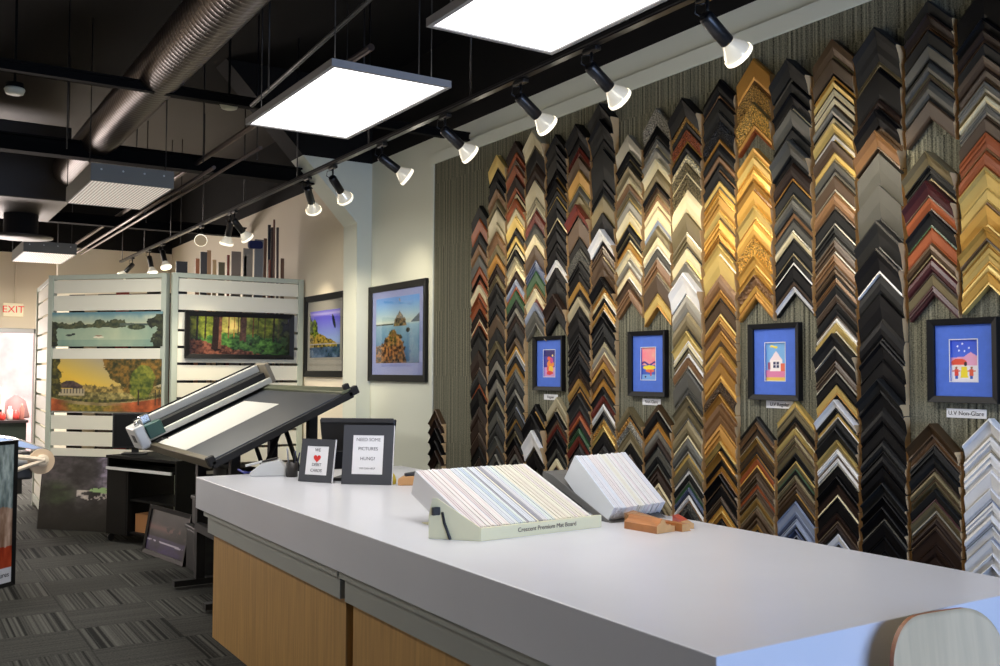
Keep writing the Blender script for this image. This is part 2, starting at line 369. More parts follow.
COLUMNS = [
    "206K 219O 232K 245t 255u 267O 275k 280O 285c 293O/k 300O 309k 314n/c 321O 326k 336K 351n/b 369K 384O/k 389k 406n 419n/b 434n 446k 458n 470n E482",
    "155.6y/u 169.7k 181K 189.5t 198.6p/k 209S 223S 232t 244p/k 254.7g 264n 274.5p/d 283k 294K 306K 314d 328K 341p 349K 361s 370k 379s 388k 396p/k 403K 411u/k 423K 436u/d 447K 454s/k 462K E475",
    "141.6n 153O/r 160b 166O/r 176n 188O/k 194c/k 199O 208S/y 217.6y 227.5k 236.5y/k 244S 250k 257S 265c 271n 279l 286O/k 291e 300K 308s/k 315n 321.6k 337d 345.5G/w 350.5s/l 356K 363g/p 369.5u 378K 389s/K 396K 403u/l 408K 419v/k 423k 431p/k 437k 445n 454s/k 460k E472",
    "131.6S/p*x 147k 163n/b 181S 198S/s 210r 224u 235c 245.6b 260.5B 271e 283.6t/k 289c 298.5r 302.7l 311u/s E325 404k/v 413k*x 430w*x 444.5p/k 451k E466",
    "135k 145.7k 154k 161k 169.7k/v 179.6k/v 189.5k/y 198.6k 209k/c 220k 230k 241.5k/K 251k 260.5w 268k 279.5K 294n*x 304k E320 397S/p 408S/k 412k 419.7b 424.6r/k 430k 436k 448.6u/k 454k 458.5c/t 467k E478",
    "125k*x 136k 148r/b 157.6d 170v/y 186u/p 195.7p 205r/k*x 216b 237.6K/u 250u*o 261k/K 273k 282v/k 291k 297S/k 308k 317.6k 332.7k 343.5k/b 353k 364k/n 372n 379v/n 388v/k 393K 405K 411r 415O/k 421.6k 428e/k 436.5r/k 445k E460",
    "103.5k*x 120k*x 128K 139K 149.5K 180k 187.6K/u 195.7p 213k 229.5w*x 239k 245.7b/p 258b 267.6b 277k*x 284p 288.5g 293c/w 298.6k/v 304.7v/s 311k 315k 323K 337k 342S 347.6s/c 354t 362G/v 369d/k 378.6g 386.8K/u 396r/n 404w/s 411k/u 419G/v*o 425.7y 432k 444.6k E462",
    "135s/S 152k/p 161K 167p/S 178c 184t/s 192p/y 200s/c 213c/y 224k/p 235k/c 242v 250c/s 259.5s/t 269.6c/w 279b 289t E300 406.8p/k 417g/s*o 423s/p*o 432p 439S/k 444k 454b E472",
    "107.5s*o 126k 139s/S 148s 158.6c 169p 182.5k*x 187b/p 194.5t 201c/t 208c 220l/s 226p 236.6c/w 248.6u/s 259t/p 274b 293.5y/g E307 404.5d/s 412k 422g/u 431s 438n/k 447u 457K/u 466n 470.5n 482.5c/d 488.6p 498p/k 506K E518",
    "98.6k*x 115v*o 123k 130O/v*o 143k 154c*o 163p/c*o 175p*o 190c 213p/s 234.5p/k 248.6c/y 262s 273w*x 292s 311.6p/k 331y/w 343c/k 349p 353.6w 358t 365.6s/k 370u 388u/K 395.6p/k 407.6p/u 419.7p/c 437.5u/s 453y/p 459p/u 470w/K 475K/u 482.7e 487B/K 494.7w/t 502u*o 510K E522",
    "79k/K 95.6t/K 98.6K 112K 120k*o 138.4g/K 145K 155.7t/K 164.6K/t 172K 181y/u 188.6G/y 196v/G 211.9y/d 220G 233.7g/k 244y/w 256y*s 274t/g 292g/k 300d/y 316g/v 323.6t/g 333g 341d 346.8G/g 355t 362.6g 374.6G/g 382d*o 394g/t 404.7t 415t/g 426g 441y/k 449k 451g/k 461.6k 466g/t 473.6k/d 485.7k 496b/k 505G/y 512g/k 520n*o 530k E545",
    "58g/t 83v/p*o 104G*o 124g/O E132 148G/y 157y/G 167G 180v/t 191G 205.8y/g 220G 237.7G*o 254.7G/y 266.9G 275t*r 285.8G/v 292.7g E299.5 416.5K/b 422.5t/k 430.7d/s 437.5v/d 445d/k 453.7g/b 459O/G*s 467b/d 474d/b 483.7O/b 490d/p 498.6v/p 507d 516d/b 524v/k 531b 540k E550",
    "58.9K*x 75.8u/k 82K 93k 104k/c*o 109.6u/K 128.5K 140u/K*x 155.8k 162.6n/g 180.8K/p 197u/K 212.8t/K 220u/s 232.5c/K 240K/p 256K/w 265k 281.8b/k 287w/k E294 401y/p 409p 416.5k 422.6b/S 428.6y/b 436.8p/d 445p/k 455k/y 463p/e 470K 474.8p/d 483d 488.5b/v 494.5d/k 501l 513.5B/l 520l/K 528.5B/l 536.6k E548",
    "38.8d/p 57.6b/k 75.6G/n 81y/k 89c/n 98c/b 106s/k 117.5c/s 123y/p 134.8w/y 140.8b 152y/p 161u/K 171.6s/k 176b/s 191.8t/b 209K/s 225.5K/u 239.8b/s 254t/b 267.6d/k 278t/k 286K/b 296.8b/n 303K 309.5K/b 317.8w/s 323y/S 333.5K/s*x 347k 360.6b/s 372.6k 385y/v 395k 399.5w/K*x 407.8K 413y/w 418K 428K 440y/p 449w/b 458w/s 465.6k 476k 485n/c 497k 512.8n/b 523n/k 533w/l 543.6K E560",
    "27.5K*x 44K 60.5p/k 68k 98n/k 110k*x 123.5b 131t/b*x 147.5b/k 153.5u 185u/K 221K/u*x 248k/w*x 272K 294.5k 317.8k/K 341k 359k 378.6K/k*x 390.5k 407k 423.6k 440K/k 453k 467k 482K/k 495.5k 506k/u 521k 536k 552k E575",
    "0K 13.5n/b 27t/K 30K 45u/K 61.6u/p 77b/k 81u/K 100.5b E118.5 152p/K*x 166.6K/p 181.5m/b*x 196.5O/b 211.6K/e 228O 242.5d/p 258m/n 275p 286m E295 423d/b*x 434.6t/b 445K 457K/n 470p/d 481p/k 488.6K/m 501p/s 512.5d/b 518.5n/b 527.5n 545n 556n/b E580",
    "-12k 19.5k/n 32n/b 44K 57b/n 70.5b/d 82.6s/p 96c/s 107s/b 119b 133.5O/t 151.5O 168y 189y/t 206G/y 228G/b*x 240y/G 247.5y 255y/G 264y 273G/y E286 418w/s 436w/s 452w 469w 487w/l 501w 513w/l 525w/l 538w 551w 562w/l 575.5w E600",
]
# cross-sections: (fraction of width from the outer edge, depth in m), outer edge first
PROFS = [
 [(0, .020), (.10, .026), (.85, .018), (1, .013)], [(0, .030), (.12, .034), (.3, .022), (.8, .013), (1, .011)],
 [(0, .014), (.2, .024), (.5, .028), (.8, .024), (1, .014)], [(0, .018), (.08, .024), (.12, .019), (.8, .015), (.84, .019), (1, .015)],
 [(0, .030), (.5, .025), (1, .014)], [(0, .022), (.25, .026), (.28, .020), (.6, .024), (.63, .017), (1, .013)]]
BIG = [(0, .052), (.10, .056), (.45, .040), (1, .028)]
def chev_verts(bm, yc, zt, pts, mf, me_):
    """pts: (drop, depth) down the width; sweeps a mitred corner with vertically cut ends"""
    poly = [(pts[0][0], 0)] + pts + [(pts[-1][0], 0)]
    secs = []
    for s in (-1, 0, 1):
        secs.append([bm.verts.new((XB - d, yc + s * HW, zt - abs(s) * HW - v)) for v, d in poly])
    n = len(poly)
    for A, B in zip(secs, secs[1:]):
        for i in range(n - 1):
            f = bm.faces.new([A[i], A[i + 1], B[i + 1], B[i]]); f.material_index = mf
    for R in (secs[0], secs[2]):
        f = bm.faces.new(R); f.material_index = me_
def on_wall(px, py, X=XB - .022):
    """point of the sample wall seen at a measured spot of the photograph"""
    r = fw + r2 * ((px - 500) / 959.227) - u2 * ((py - 333) / 959.227)
    return Vector((0, 0, 1.53)) + r * (X / r.x)
CENTRE = [479, 497, 515.5, 535, 556, 579, 604, 630, 658, 687, 720, 755, 794, 836, 882, 930, 982]
samples = []; count = {}
for k, s in enumerate(COLUMNS):
    ent = []
    for tok in s.split():
        j = 1
        while j < len(tok) and (tok[j].isdigit() or tok[j] == '.'): j += 1
        if tok[0] == 'E': ent.append((on_wall(CENTRE[k], float(tok[1:])).z, 'E', '-', '-')); continue
        code = tok[j:]
        ent.append((on_wall(CENTRE[k], float(tok[:j])).z, code[0], code[code.index('/') + 1] if '/' in code else '-', code[code.index('*') + 1] if '*' in code else '-'))
    for (z, f, lp, st), (zn, _a, _b, _c) in zip(ent, ent[1:]):
        if f == 'E': continue
        yc = Y0 - PITCH_Y * (k + .5)
        count[k] = count.get(k, 0) + 1
        dz = z - zn
        samples.append(dict(k=k, yc=yc, z=z, dz=dz, f=f, lp=lp, st=st, n=count[k], area=dz / (XW * .538 + yc * .843) ** 2))
order = sorted(samples, key=lambda q: -q['area'])
single = set(id(q) for q in order[:300])
ORD = ['', 'first', 'second', 'third', 'fourth', 'fifth', 'sixth', 'seventh', 'eighth', 'ninth', 'tenth', 'eleventh', 'twelfth', 'thirteenth',
       'fourteenth', 'fifteenth', 'sixteenth', 'seventeenth', 'eighteenth', 'nineteenth', 'twentieth']
TENS = {20: 'twenty', 30: 'thirty', 40: 'forty', 50: 'fifty'}
def ordn(n):
    if n <= 20: return ORD[n]
    if n % 10 == 0: return {30: 'thirtieth', 40: 'fortieth', 50: 'fiftieth'}[n]
    return TENS[n // 10 * 10] + '-' + ORD[n % 10]
CN = {16: 'rightmost column', 15: 'second column from the right', 14: 'broad black column', 13: 'column left of the black one'}
for k in range(9): CN[k] = ordn(k + 1) + ' column from the left'
for k in range(9, 13): CN[k] = ordn(17 - k) + ' column from the right'
rs = random.Random(3)
rest = bmesh.new(); rest_mats = [raw]; proto = {}
for q in samples:
    dz = q['dz']; wv = max(dz - .0035, .006)
    if q['st'] == 'x': pf = BIG
    elif dz > .085: pf = rs.choice([PROFS[0], PROFS[4], PROFS[2]])
    else: pf = rs.choice(PROFS)
    sc = min(1.0, max(.55, dz / .05))
    hang = .012 if q['st'] == 'x' else .004
    wf = wv + hang
    lipw = min(.012, dz * .28) if q['lp'] != '-' else 0
    face = [(t * (wf - lipw), d * sc + .010) for t, d in pf]
    jy = rs.uniform(-.0025, .0025)
    dl = face[-1][1]
    lip = [(wf - lipw, dl + .003), (wf - lipw * .35, dl + .005), (wf, dl - .002)] if lipw else None
    mf = smat(q['f'], q['st'] if q['st'] in 'or' else False)
    if id(q) in single:
        bm = bmesh.new(); chev_verts(bm, 0, 0, face, 0, 1)
        o = obj('moulding_corner_sample', bm, [mf, raw], loc=(0, q['yc'] + jy, q['z']))
        wd = SC[q['f']][0]
        size = 'wide' if dz > .07 else ('slim' if dz < .04 else 'mid-width')
        orn = ' carved' if q['st'] == 'o' else (' ribbed' if q['st'] == 'r' else '')
        tag(o, '%s %s%s moulding corner, %s down in the %s' % (size, wd, orn, ordn(q['n']), CN[q['k']]), 'frame sample', 'moulding corner samples on the ribbed wall')
        if lip:
            bm = bmesh.new(); chev_verts(bm, 0, 0, lip, 0, 1)
            obj('sight_edge', bm, [smat(q['lp']), raw], o, label='%s inner edge strip' % SC[q['lp']][0])
    else:
        def mi(M):
            if M not in rest_mats: rest_mats.append(M)
            return rest_mats.index(M)
        chev_verts(rest, q['yc'] + jy, q['z'], face, mi(mf), 0)
        if lip: chev_verts(rest, q['yc'] + jy, q['z'], lip, mi(smat(q['lp'])), 0)
tag(obj('moulding_corner_sample', rest, rest_mats), 'dense rows of smaller moulding corners filling the farther left part of the sample wall', 'frame samples', kind='stuff')
# short stack of dark samples at the left edge of the carpet wall
for i, (z, c) in enumerate([(1.245, 'b'), (1.175, 'n'), (1.10, 'k'), (1.01, 'k'), (.93, 'n')]):
    bm = bmesh.new(); chev_verts(bm, 0, 0, [(t * .07, d * 1.3) for t, d in PROFS[1]], 0, 1)
    o = obj('moulding_corner_sample', bm, [smat(c), raw], loc=(0, 6.48, z))
    tag(o, '%s moulding corner, %s down in the short stack at the wall edge' % (SC[c][0], ordn(i + 1)), 'frame sample', 'dark samples at the far wall edge')

# ------------------------------------------------------------------ four small framed prints on the sample wall
blackframe = mat('black_frame', (11, 11, 12), 0.5, spec=.3)
bluemat = mat('blue_mat_board', (76, 112, 206), 0.8, noise=(40, (1, 1, 1), .05))
whitecard = mat('white_card', (226, 226, 228), 0.7)
ink = mat('black_ink', (30, 30, 34), 0.7); inkg = mat('grey_ink', (120, 116, 120), 0.7); inkr = mat('red_ink', (205, 40, 32), 0.6)
def rect_ring(bm, w, h, t, d0, d1, M=None, mi=0, bev=0.3):
    """rectangular frame in the XY plane, outer w x h, border t, from z=d0 to d1, moulding slightly sloped inward"""
    o = [(-w / 2, -h / 2), (w / 2, -h / 2), (w / 2, h / 2), (-w / 2, h / 2)]
    n = [(-w / 2 + t, -h / 2 + t), (w / 2 - t, -h / 2 + t), (w / 2 - t, h / 2 - t), (-w / 2 + t, h / 2 - t)]
    L = []
    for P, z in ((o, d0), (o, d1), (n, d1 - (d1 - d0) * bev), (n, d0)):
        L.append([bm.verts.new((M @ Vector((a, b, z))) if M is not None else Vector((a, b, z))) for a, b in P])
    for A, B in zip(L, L[1:] + L[:1]):
        for i in range(4):
            f = bm.faces.new([A[i], A[(i + 1) % 4], B[(i + 1) % 4], B[i]]); f.material_index = mi
def shape(X, Y, cx, cy, rx, ry): return (((X - cx) / rx) ** 2 + ((Y - cy) / ry) ** 2) < 1
def put(C, mk, c): C[mk] = c
def kid1(X, Y):
    C = np.zeros(X.shape + (3,)) + A3(70, 60, 150); n = fbm(X, Y, 5, 4, 4)
    C[Y < .35] = (205, 150, 200); C[shape(X, Y, .5, .85, .8, .1)] = (40, 30, 110)
    for cx, cy, rx, ry, c in ((.5, .45, .3, .16, (240, 140, 50)), (.4, .68, .18, .07, (230, 90, 60)), (.55, .28, .2, .12, (245, 200, 60)), (.62, .6, .12, .1, (200, 60, 140)), (.45, .15, .25, .08, (220, 60, 60)), (.3, .3, .1, .1, (230, 90, 50))):
        put(C, shape(X, Y, cx, cy, rx * (1 + n - .5), ry), c)
    put(C, shape(X, Y, .7, .78, .06, .04), (250, 230, 120)); return C
def kid2(X, Y):
    n = fbm(X, Y, 8, 4, 4); C = mixc(A3(250, 110, 140), A3(235, 175, 160), n * 1.2) + 0
    C[Y < .45] = (60, 90, 190); C[Y < .16] = (120, 170, 220)
    put(C, (np.abs(Y - .5 - .04 * np.sin(X * 9)) < .03), (60, 40, 140))
    put(C, shape(X, Y, .5, .38, .42, .07), (240, 215, 50)); put(C, shape(X, Y, .55, .28, .3, .05), (230, 110, 60))
    put(C, (np.abs(X - .62) < .05) & (Y > .12) & (Y < .3), (210, 60, 70)); put(C, shape(X, Y, .25, .1, .06, .03), (30, 30, 80))
    return C
def kid3(X, Y):
    C = np.zeros(X.shape + (3,)) + A3(120, 175, 225); C[Y < .28] = (225, 130, 170); C[Y < .1] = (240, 200, 90)
    put(C, (np.abs(X - .5) < .3) & (Y > .25) & (Y < .55), (250, 240, 235))
    put(C, (np.abs(X - .5) < (.78 - Y) * 1.35) & (Y >= .55), (245, 225, 225))
    put(C, (np.abs(X - .82) < .1) & (Y > .25) & (Y < .45), (225, 110, 80)); put(C, (np.abs(X - .15) < .06) & (Y > .3) & (Y < .48), (160, 80, 110))
    put(C, (np.abs(X - .5) < .15) & (np.abs(Y - .42) < .085), (40, 45, 90)); put(C, (np.abs(X - .5) < .018) & (np.abs(Y - .42) < .085), (230, 225, 230)); put(C, (np.abs(X - .5) < .15) & (np.abs(Y - .42) < .01), (230, 225, 230))
    put(C, shape(X, Y, .3, .9, .1, .03) | shape(X, Y, .48, .88, .11, .03), (245, 220, 60)); return C
def kid4(X, Y):
    n = fbm(X, Y, 9, 4, 5); C = mixc(A3(90, 130, 225), A3(60, 90, 215), Y) + 0
    put(C, Y < .55 + .12 * np.maximum(0, 1 - np.abs(X - .72) / .25) + .06 * n, (230, 165, 195)); C[Y < .38] = (238, 232, 235)
    put(C, shape(X, Y, .3, .45, .28, .1), (235, 85, 60)); put(C, (np.abs(X - .3) < .2) & (Y > .3) & (Y < .4), (235, 225, 215))
    for cx, c in ((.2, (220, 60, 50)), (.74, (220, 90, 60))):
        put(C, (np.abs(X - cx) < .07) & (Y > .14) & (Y < .3), c); put(C, shape(X, Y, cx, .33, .045, .03), (150, 90, 60)); put(C, (np.abs(X - cx) < .05) & (Y > .07) & (Y < .14), (50, 90, 180)); put(C, (np.abs(X - cx) < .14) & (np.abs(Y - .26) < .015), (220, 90, 60))
    put(C, (np.abs(X - .48) < .1 + (.35 - Y) * .15) & (Y > .1) & (Y < .36), (245, 220, 50)); put(C, shape(X, Y, .53, .42, .06, .05), (40, 30, 30))
    for a, b in ((.25, .84), (.42, .9), (.3, .74), (.5, .72), (.66, .8)): put(C, shape(X, Y, a, b, .03, .022), (240, 245, 255))
    return C
KP = [(5.0425, 1.589, .323, .349, kid1, 'black framed print of orange and purple shapes in a blue mat', 'Regular', 5.039, 1.373),
      (4.0875, 1.582, .309, .365, kid2, 'black framed print of a pink sky and yellow tree in a blue mat', 'Non-Glare', 4.073, 1.369),
      (3.1755, 1.586, .311, .367, kid3, 'black framed print of a white house in a blue mat', 'U.V Regular', 3.159, 1.382),
      (2.217, 1.584, .292, .334, kid4, 'black framed print of three figures in a blue mat', 'U.V Non-Glare', 2.2165, 1.3755)]
for yc, zc, wd, ht, fn, lab, tg, ty, tz in KP:
    t = thing('framed_picture', lab, 'picture', (XB, yc * .994, zc - ht / 2), 0, 'small framed prints on the sample wall')
    M = frameM((0, 0, ht / 2), (0, -1, 0), (0, 0, 1))
    bm = bmesh.new(); rect_ring(bm, wd, ht, .026, .001, .034, M); obj('frame', bm, blackframe, t, bevel=.0015)
    aw, ah = wd * .40, ht * .50
    bm = bmesh.new(); rect_ring(bm, wd - .05, ht - .05, (wd - .05 - aw) / 2, .004, .0135, M, bev=0)
    for v in bm.verts: pass
    bm2 = bmesh.new()
    o_ = [(-wd / 2 + .025, -ht / 2 + .025), (wd / 2 - .025, -ht / 2 + .025), (wd / 2 - .025, ht / 2 - .025), (-wd / 2 + .025, ht / 2 - .025)]
    n_ = [(-aw / 2, -ah / 2), (aw / 2, -ah / 2), (aw / 2, ah / 2), (-aw / 2, ah / 2)]
    bm.free(); L = []
    for P_, z_ in ((o_, .004), (o_, .013), (n_, .013), (n_, .004)): L.append([bm2.verts.new(M @ Vector((a, b, z_))) for a, b in P_])
    for A_, B_ in zip(L, L[1:] + L[:1]):
        for i in range(4): bm2.faces.new([A_[i], A_[(i + 1) % 4], B_[(i + 1) % 4], B_[i]])
    obj('mat', bm2, bluemat, t, label='blue mat board')
    bm = bmesh.new(); rect_ring(bm, aw + .004, ah + .004, .0035, .0131, .0142, M, bev=0); obj('mat_bevel', bm, whitecard, t, label='pale bevel round the print')
    painting('print', fn, aw, ah, 50, 70, M @ Matrix.Translation((0, 0, .006)), t)
    c = thing('name_tag', 'small white tag reading %s under the %s' % (tg, lab.split(' in a ')[0].replace('black framed ', '').split(' and ')[0]), 'tag', (XB, ty * .994, tz), 0, 'name tags under the small prints')
    tw = .165 if len(tg) > 10 else .15
    Mt = frameM((0, 0, 0), (0, -1, 0), (0, 0, 1)); bm = bmesh.new(); box(bm, -tw / 2, tw / 2, -.018, .018, .001, .003, M=Mt); obj('card', bm, whitecard, c)
    text('lettering', tg, .024, Mt @ Matrix.Translation((0, 0, .0035)), ink, c)

# ------------------------------------------------------------------ sales counter
ZT = .912
lam = mat('white_laminate', (206, 208, 215), 0.28, noise=(2.5, (1, 1, 1), .03), spec=.5)
lamg = mat('grey_laminate', (150, 153, 148), 0.5)
oak = mat('oak_veneer', (176, 138, 84), 0.45, noise=(9, (6, 6, .35), .16))
XE, XB2, YN, YFR = 1.54, 2.875, 1.53, 5.71
bm = Box(XE, XB2, YN, YFR, ZT - .18, ZT)
o = obj('worktop', bm, lam, bevel=.003)
tag(o, 'long white laminate worktop with a deep edge over both counter units', 'countertop')
for lab, y0, y1 in (('far oak fronted counter unit below the white worktop', 3.705, 5.60), ('near oak fronted counter unit below the white worktop', 1.95, 3.63)):
    t = thing('counter_unit', lab, 'counter', (2.2, (y0 + y1) / 2, 0))
    L_ = (y1 - y0) / 2
    # carcass as five panels
    bm = bmesh.new(); box(bm, -.582, -.56, -L_, L_, 0, .60); obj('front_panel', bm, oak, t)
    obj('side_panel', Box(-.56, .60, -L_, -L_ + .02, 0, .60), oak, t); obj('side_panel', Box(-.56, .60, L_ - .02, L_, 0, .60), oak, t)
    bm = bmesh.new(); box(bm, .58, .60, -L_ + .02, L_ - .02, 0, .60); obj('back_panel', bm, oak, t)
    bm = bmesh.new(); box(bm, -.615, .63, -L_ - .012, L_ + .012, .6005, .695)
    box(bm, -.635, .65, -L_ - .03, L_ + .03, .695, .7315); obj('apron', bm, lamg, t, label='grey laminate band above the oak')
    bm = bmesh.new(); box(bm, -.56, .58, -L_ + .02, L_ - .02, .02, .04); obj('bottom_shelf', bm, oak, t)

# ------------------------------------------------------------------ counter stool, near right corner
pale = mat('pale_plywood', (196, 176, 142), 0.55, noise=(7, (5, 1, .5), .10)); plyedge = mat('plywood_edge', (150, 96, 58), 0.5)
steel = mat('chromed_steel', (200, 200, 202), 0.2, 1.0)
t = thing('stool', 'pale plywood backed stool drawn up to the near end of the white counter', 'stool', (2.205, 1.115, 0), math.radians(-6))
def rrect(w, h, r, n=8):
    P = []
    for cx, cz, a0 in ((w / 2 - r, h / 2 - r, 0), (-w / 2 + r, h / 2 - r, 90), (-w / 2 + r, -h / 2 + r, 180), (w / 2 - r, -h / 2 + r, 270)):
        for i in range(n + 1):
            a = math.radians(a0 + 90 * i / n); P.append((cx + r * math.cos(a), cz + r * math.sin(a)))
    return P
def ply(w, h, r, th, bend, M):
    """bent plywood: outline in XZ plane subdivided in columns; bend = sag depth along y"""
    bm = bmesh.new(); nx, nz = 28, 20; grid = {}
    def hh(x):
        e = abs(x) - (w / 2 - r)
        return h / 2 - (r - math.sqrt(max(r * r - e * e, 0)) if e > 0 else 0)
    for s in (0, 1):
        for i in range(nx + 1):
            x = -w / 2 * math.cos(PI * i / nx); H = hh(x)
            for j in range(nz + 1):
                z = -H + 2 * H * j / nz
                grid[s, i, j] = bm.verts.new(M @ Vector((x, bend * ((2 * x / w) ** 2) + s * th, z)))
    for i in range(nx):
        for j in range(nz):
            for s in (0, 1):
                f = bm.faces.new([grid[s, i, j], grid[s, i + 1, j], grid[s, i + 1, j + 1], grid[s, i, j + 1]]); f.smooth = True
        for j in (0, nz):
            f = bm.faces.new([grid[0, i, j], grid[0, i + 1, j], grid[1, i + 1, j], grid[1, i, j]]); f.material_index = 1
    for i in (0, nx):
        for j in range(nz):
            f = bm.faces.new([grid[0, i, j], grid[0, i, j + 1], grid[1, i, j + 1], grid[1, i, j]]); f.material_index = 1
    bmesh.ops.remove_doubles(bm, verts=bm.verts[:], dist=1e-5)
    return bm
obj('backrest', ply(.40, .30, .125, .013, -.018, Matrix.Translation((.0, .325, .787)) @ Matrix.Rotation(math.radians(-6), 4, 'X')), [pale, plyedge], t)
obj('seat', ply(.42, .40, .09, .014, -.01, Matrix.Translation((0, .10, .62)) @ Matrix.Rotation(math.radians(-90), 4, 'X')), [pale, plyedge], t)
for sx in (-1, 1):
    bm = bmesh.new(); tube(bm, [(sx * .12, .05, .605), (sx * .12, .27, .60), (sx * .12, .335, .64), (sx * .12, .352, .76)], .011); obj('back_support', bm, steel, t)
    for sy in (-1, 1):
        bm = bmesh.new(); rod(bm, (sx * .14, .10 + sy * .13, .605), (sx * .21, .10 + sy * .2, 0), .012); obj('leg', bm, steel, t)
bm = bmesh.new()
P = [(-.185, -.075, .22), (.185, -.075, .22), (.185, .275, .22), (-.185, .275, .22)]
for a, b in zip(P, P[1:] + P[:1]): rod(bm, a, b, .009)
obj('footrest', bm, steel, t)

# ------------------------------------------------------------------ mat board corner boxes on the worktop
traym = mat('cream_cardboard', (230, 226, 190), 0.7); blackpl = mat('black_plastic', (24, 24, 26), 0.4)
CARDC = [((226, 218, 213), 'warm white'), ((226, 223, 218), 'off-white'), ((220, 209, 207), 'pale pink'), ((216, 216, 218), 'cool white'), ((214, 219, 224), 'ice blue'),
         ((196, 208, 220), 'pale blue'), ((212, 219, 215), 'pale mint'), ((160, 160, 168), 'grey'), ((226, 223, 206), 'pale cream'), ((222, 216, 200), 'cream'), ((214, 207, 192), 'beige')]
t = thing('sample_tray', 'cream cardboard tray labelled as mat board on the white counter', 'tray', (2.10, 3.2, ZT))
def W(x, y, z): return (x - 2.10, y - 3.2, z - ZT)
bm = bmesh.new()
prism(bm, [W(1.845, 3.014, 0)[:2], W(2.43, 3.045, 0)[:2], W(2.43, 3.053, 0)[:2], W(1.845, 3.022, 0)[:2]], (.0005, .048)); obj('label_panel', bm, traym, t)
for x0, x1, lb in ((1.845, 1.712, 'l'), (2.43, 2.47, 'r')):
    y0 = 3.014 if lb == 'l' else 3.045
    a = Vector((x0 - 2.10, y0 - 3.2, 0)); b = Vector((x1 - 2.10, 3.17 - 3.2 if lb == 'l' else 3.25 - 3.2, 0))
    d = (b - a).normalized(); n = Vector((-d.y, d.x, 0)) * .004 * (-1 if lb == 'l' else 1)
    bm = bmesh.new()
    if lb == 'l':
        q = [(0, .0005), ((b - a).length, .0005), ((b - a).length, .085), ((b - a).length * .93, .150), ((b - a).length * .84, .150), (0, .048)]
    else: q = [(0, .0005), ((b - a).length, .0005), ((b - a).length * .95, .02), (0, .048)]
    F = [a + d * s + Vector((0, 0, z)) for s, z in q]
    v0 = [bm.verts.new(p) for p in F]; v1 = [bm.verts.new(p + n) for p in F]
    bm.faces.new(v0); bm.faces.new(v1[::-1])
    for i in range(len(F)): bm.faces.new([v0[i], v0[(i + 1) % len(F)], v1[(i + 1) % len(F)], v1[i]])
    obj('side_panel', bm, traym, t)
obj('base', Box(-.24, .32, -.15, .30, .0005, .004), traym, t)
bm = bmesh.new(); box(bm, 1.712 - 2.1, 1.765 - 2.1, 3.135 - 3.2, 3.15 - 3.2, .088, .118); tube(bm, [W(1.748, 3.13, ZT + .1), W(1.752, 3.122, ZT + .06), W(1.765, 3.10, ZT + .002)], .006, 8)
obj('elastic_clip', bm, blackpl, t, bevel=.004, label='black elastic clip')
text('lettering', 'Crescent Premium Mat Board', .0235, frameM((W(2.155, 3.0288, 0)[0], W(2.155, 3.0288, 0)[1], .026), (.585, .031, 0), (0, 0, 1)), mat('brown_ink', (110, 96, 84), .7), t)
def board_row(n, x0, x1, y0f, z0f, length, height, ang, seq, group, where, ysh=0.0):
    """row of square-cut mat board samples leaning back; x0..x1 span, front lower corner (y0f, z0f)"""
    out = []; pr = {}
    step = (x1 - x0) / n; ca, sa = math.cos(ang), math.sin(ang); cnt = {}
    for i in range(n):
        ci = seq[int(i * len(seq) / n)] if i % 5 else (seq[int(i * len(seq) / n)] + 1) % len(CARDC)
        rgb, wd = CARDC[ci]
        if ci not in pr:
            bm = bmesh.new()
            pts = [(0, 0), (length * ca, length * sa), (length * ca + height * sa, length * sa - height * ca), (height * sa, -height * ca)]
            prism(bm, pts, (0, step * .80), 'x')
            pr[ci] = obj('mat_board_sample', bm, mat('mat_board_%s' % wd.replace(' ', '_'), rgb, .8)); o = pr[ci]
        else:
            o = pr[ci].copy(); COL.objects.link(o)
        x = x0 + i * step
        o.location = (x, y0f + (x - x0) * ysh + random.uniform(-.002, .003), z0f + random.uniform(-.002, .002))
        cnt[ci] = cnt.get(ci, 0) + 1
        tag(o, '%s mat board sample, %s from the left in the %s' % (wd, ordn(i + 1), where), 'mat board', group)
        out.append(o)
    return out
first = board_row(58, 1.860, 2.425, 3.088, .953, .505, .105, math.radians(19.5), [2, 1, 0, 2, 1, 4, 5, 6, 4, 7, 3, 6, 8, 9, 8, 10, 9, 1], 'mat boards in the labelled tray', 'labelled tray', .02)
second = board_row(30, 2.53, 2.84, 3.085, .975, .33, .13, math.radians(36), [3, 3, 0, 1, 8, 1, 1, 0, 3], 'mat boards in the second row', 'steep right hand row', .10)
# bracket that holds up the second row
t = thing('board_stand', 'steep grey card stand under the right hand mat board row', 'stand', (2.66, 3.3, ZT))
bm = bmesh.new(); prism(bm, [(-.20, .0005), (-.13, .0005), (.24, .13), (.24, .0005), (.29, .0005), (.29, .17), (.22, .16)], (-.135, .165), 'x'); obj('cradle', bm, mat('grey_card', (96, 96, 94), .7), t)

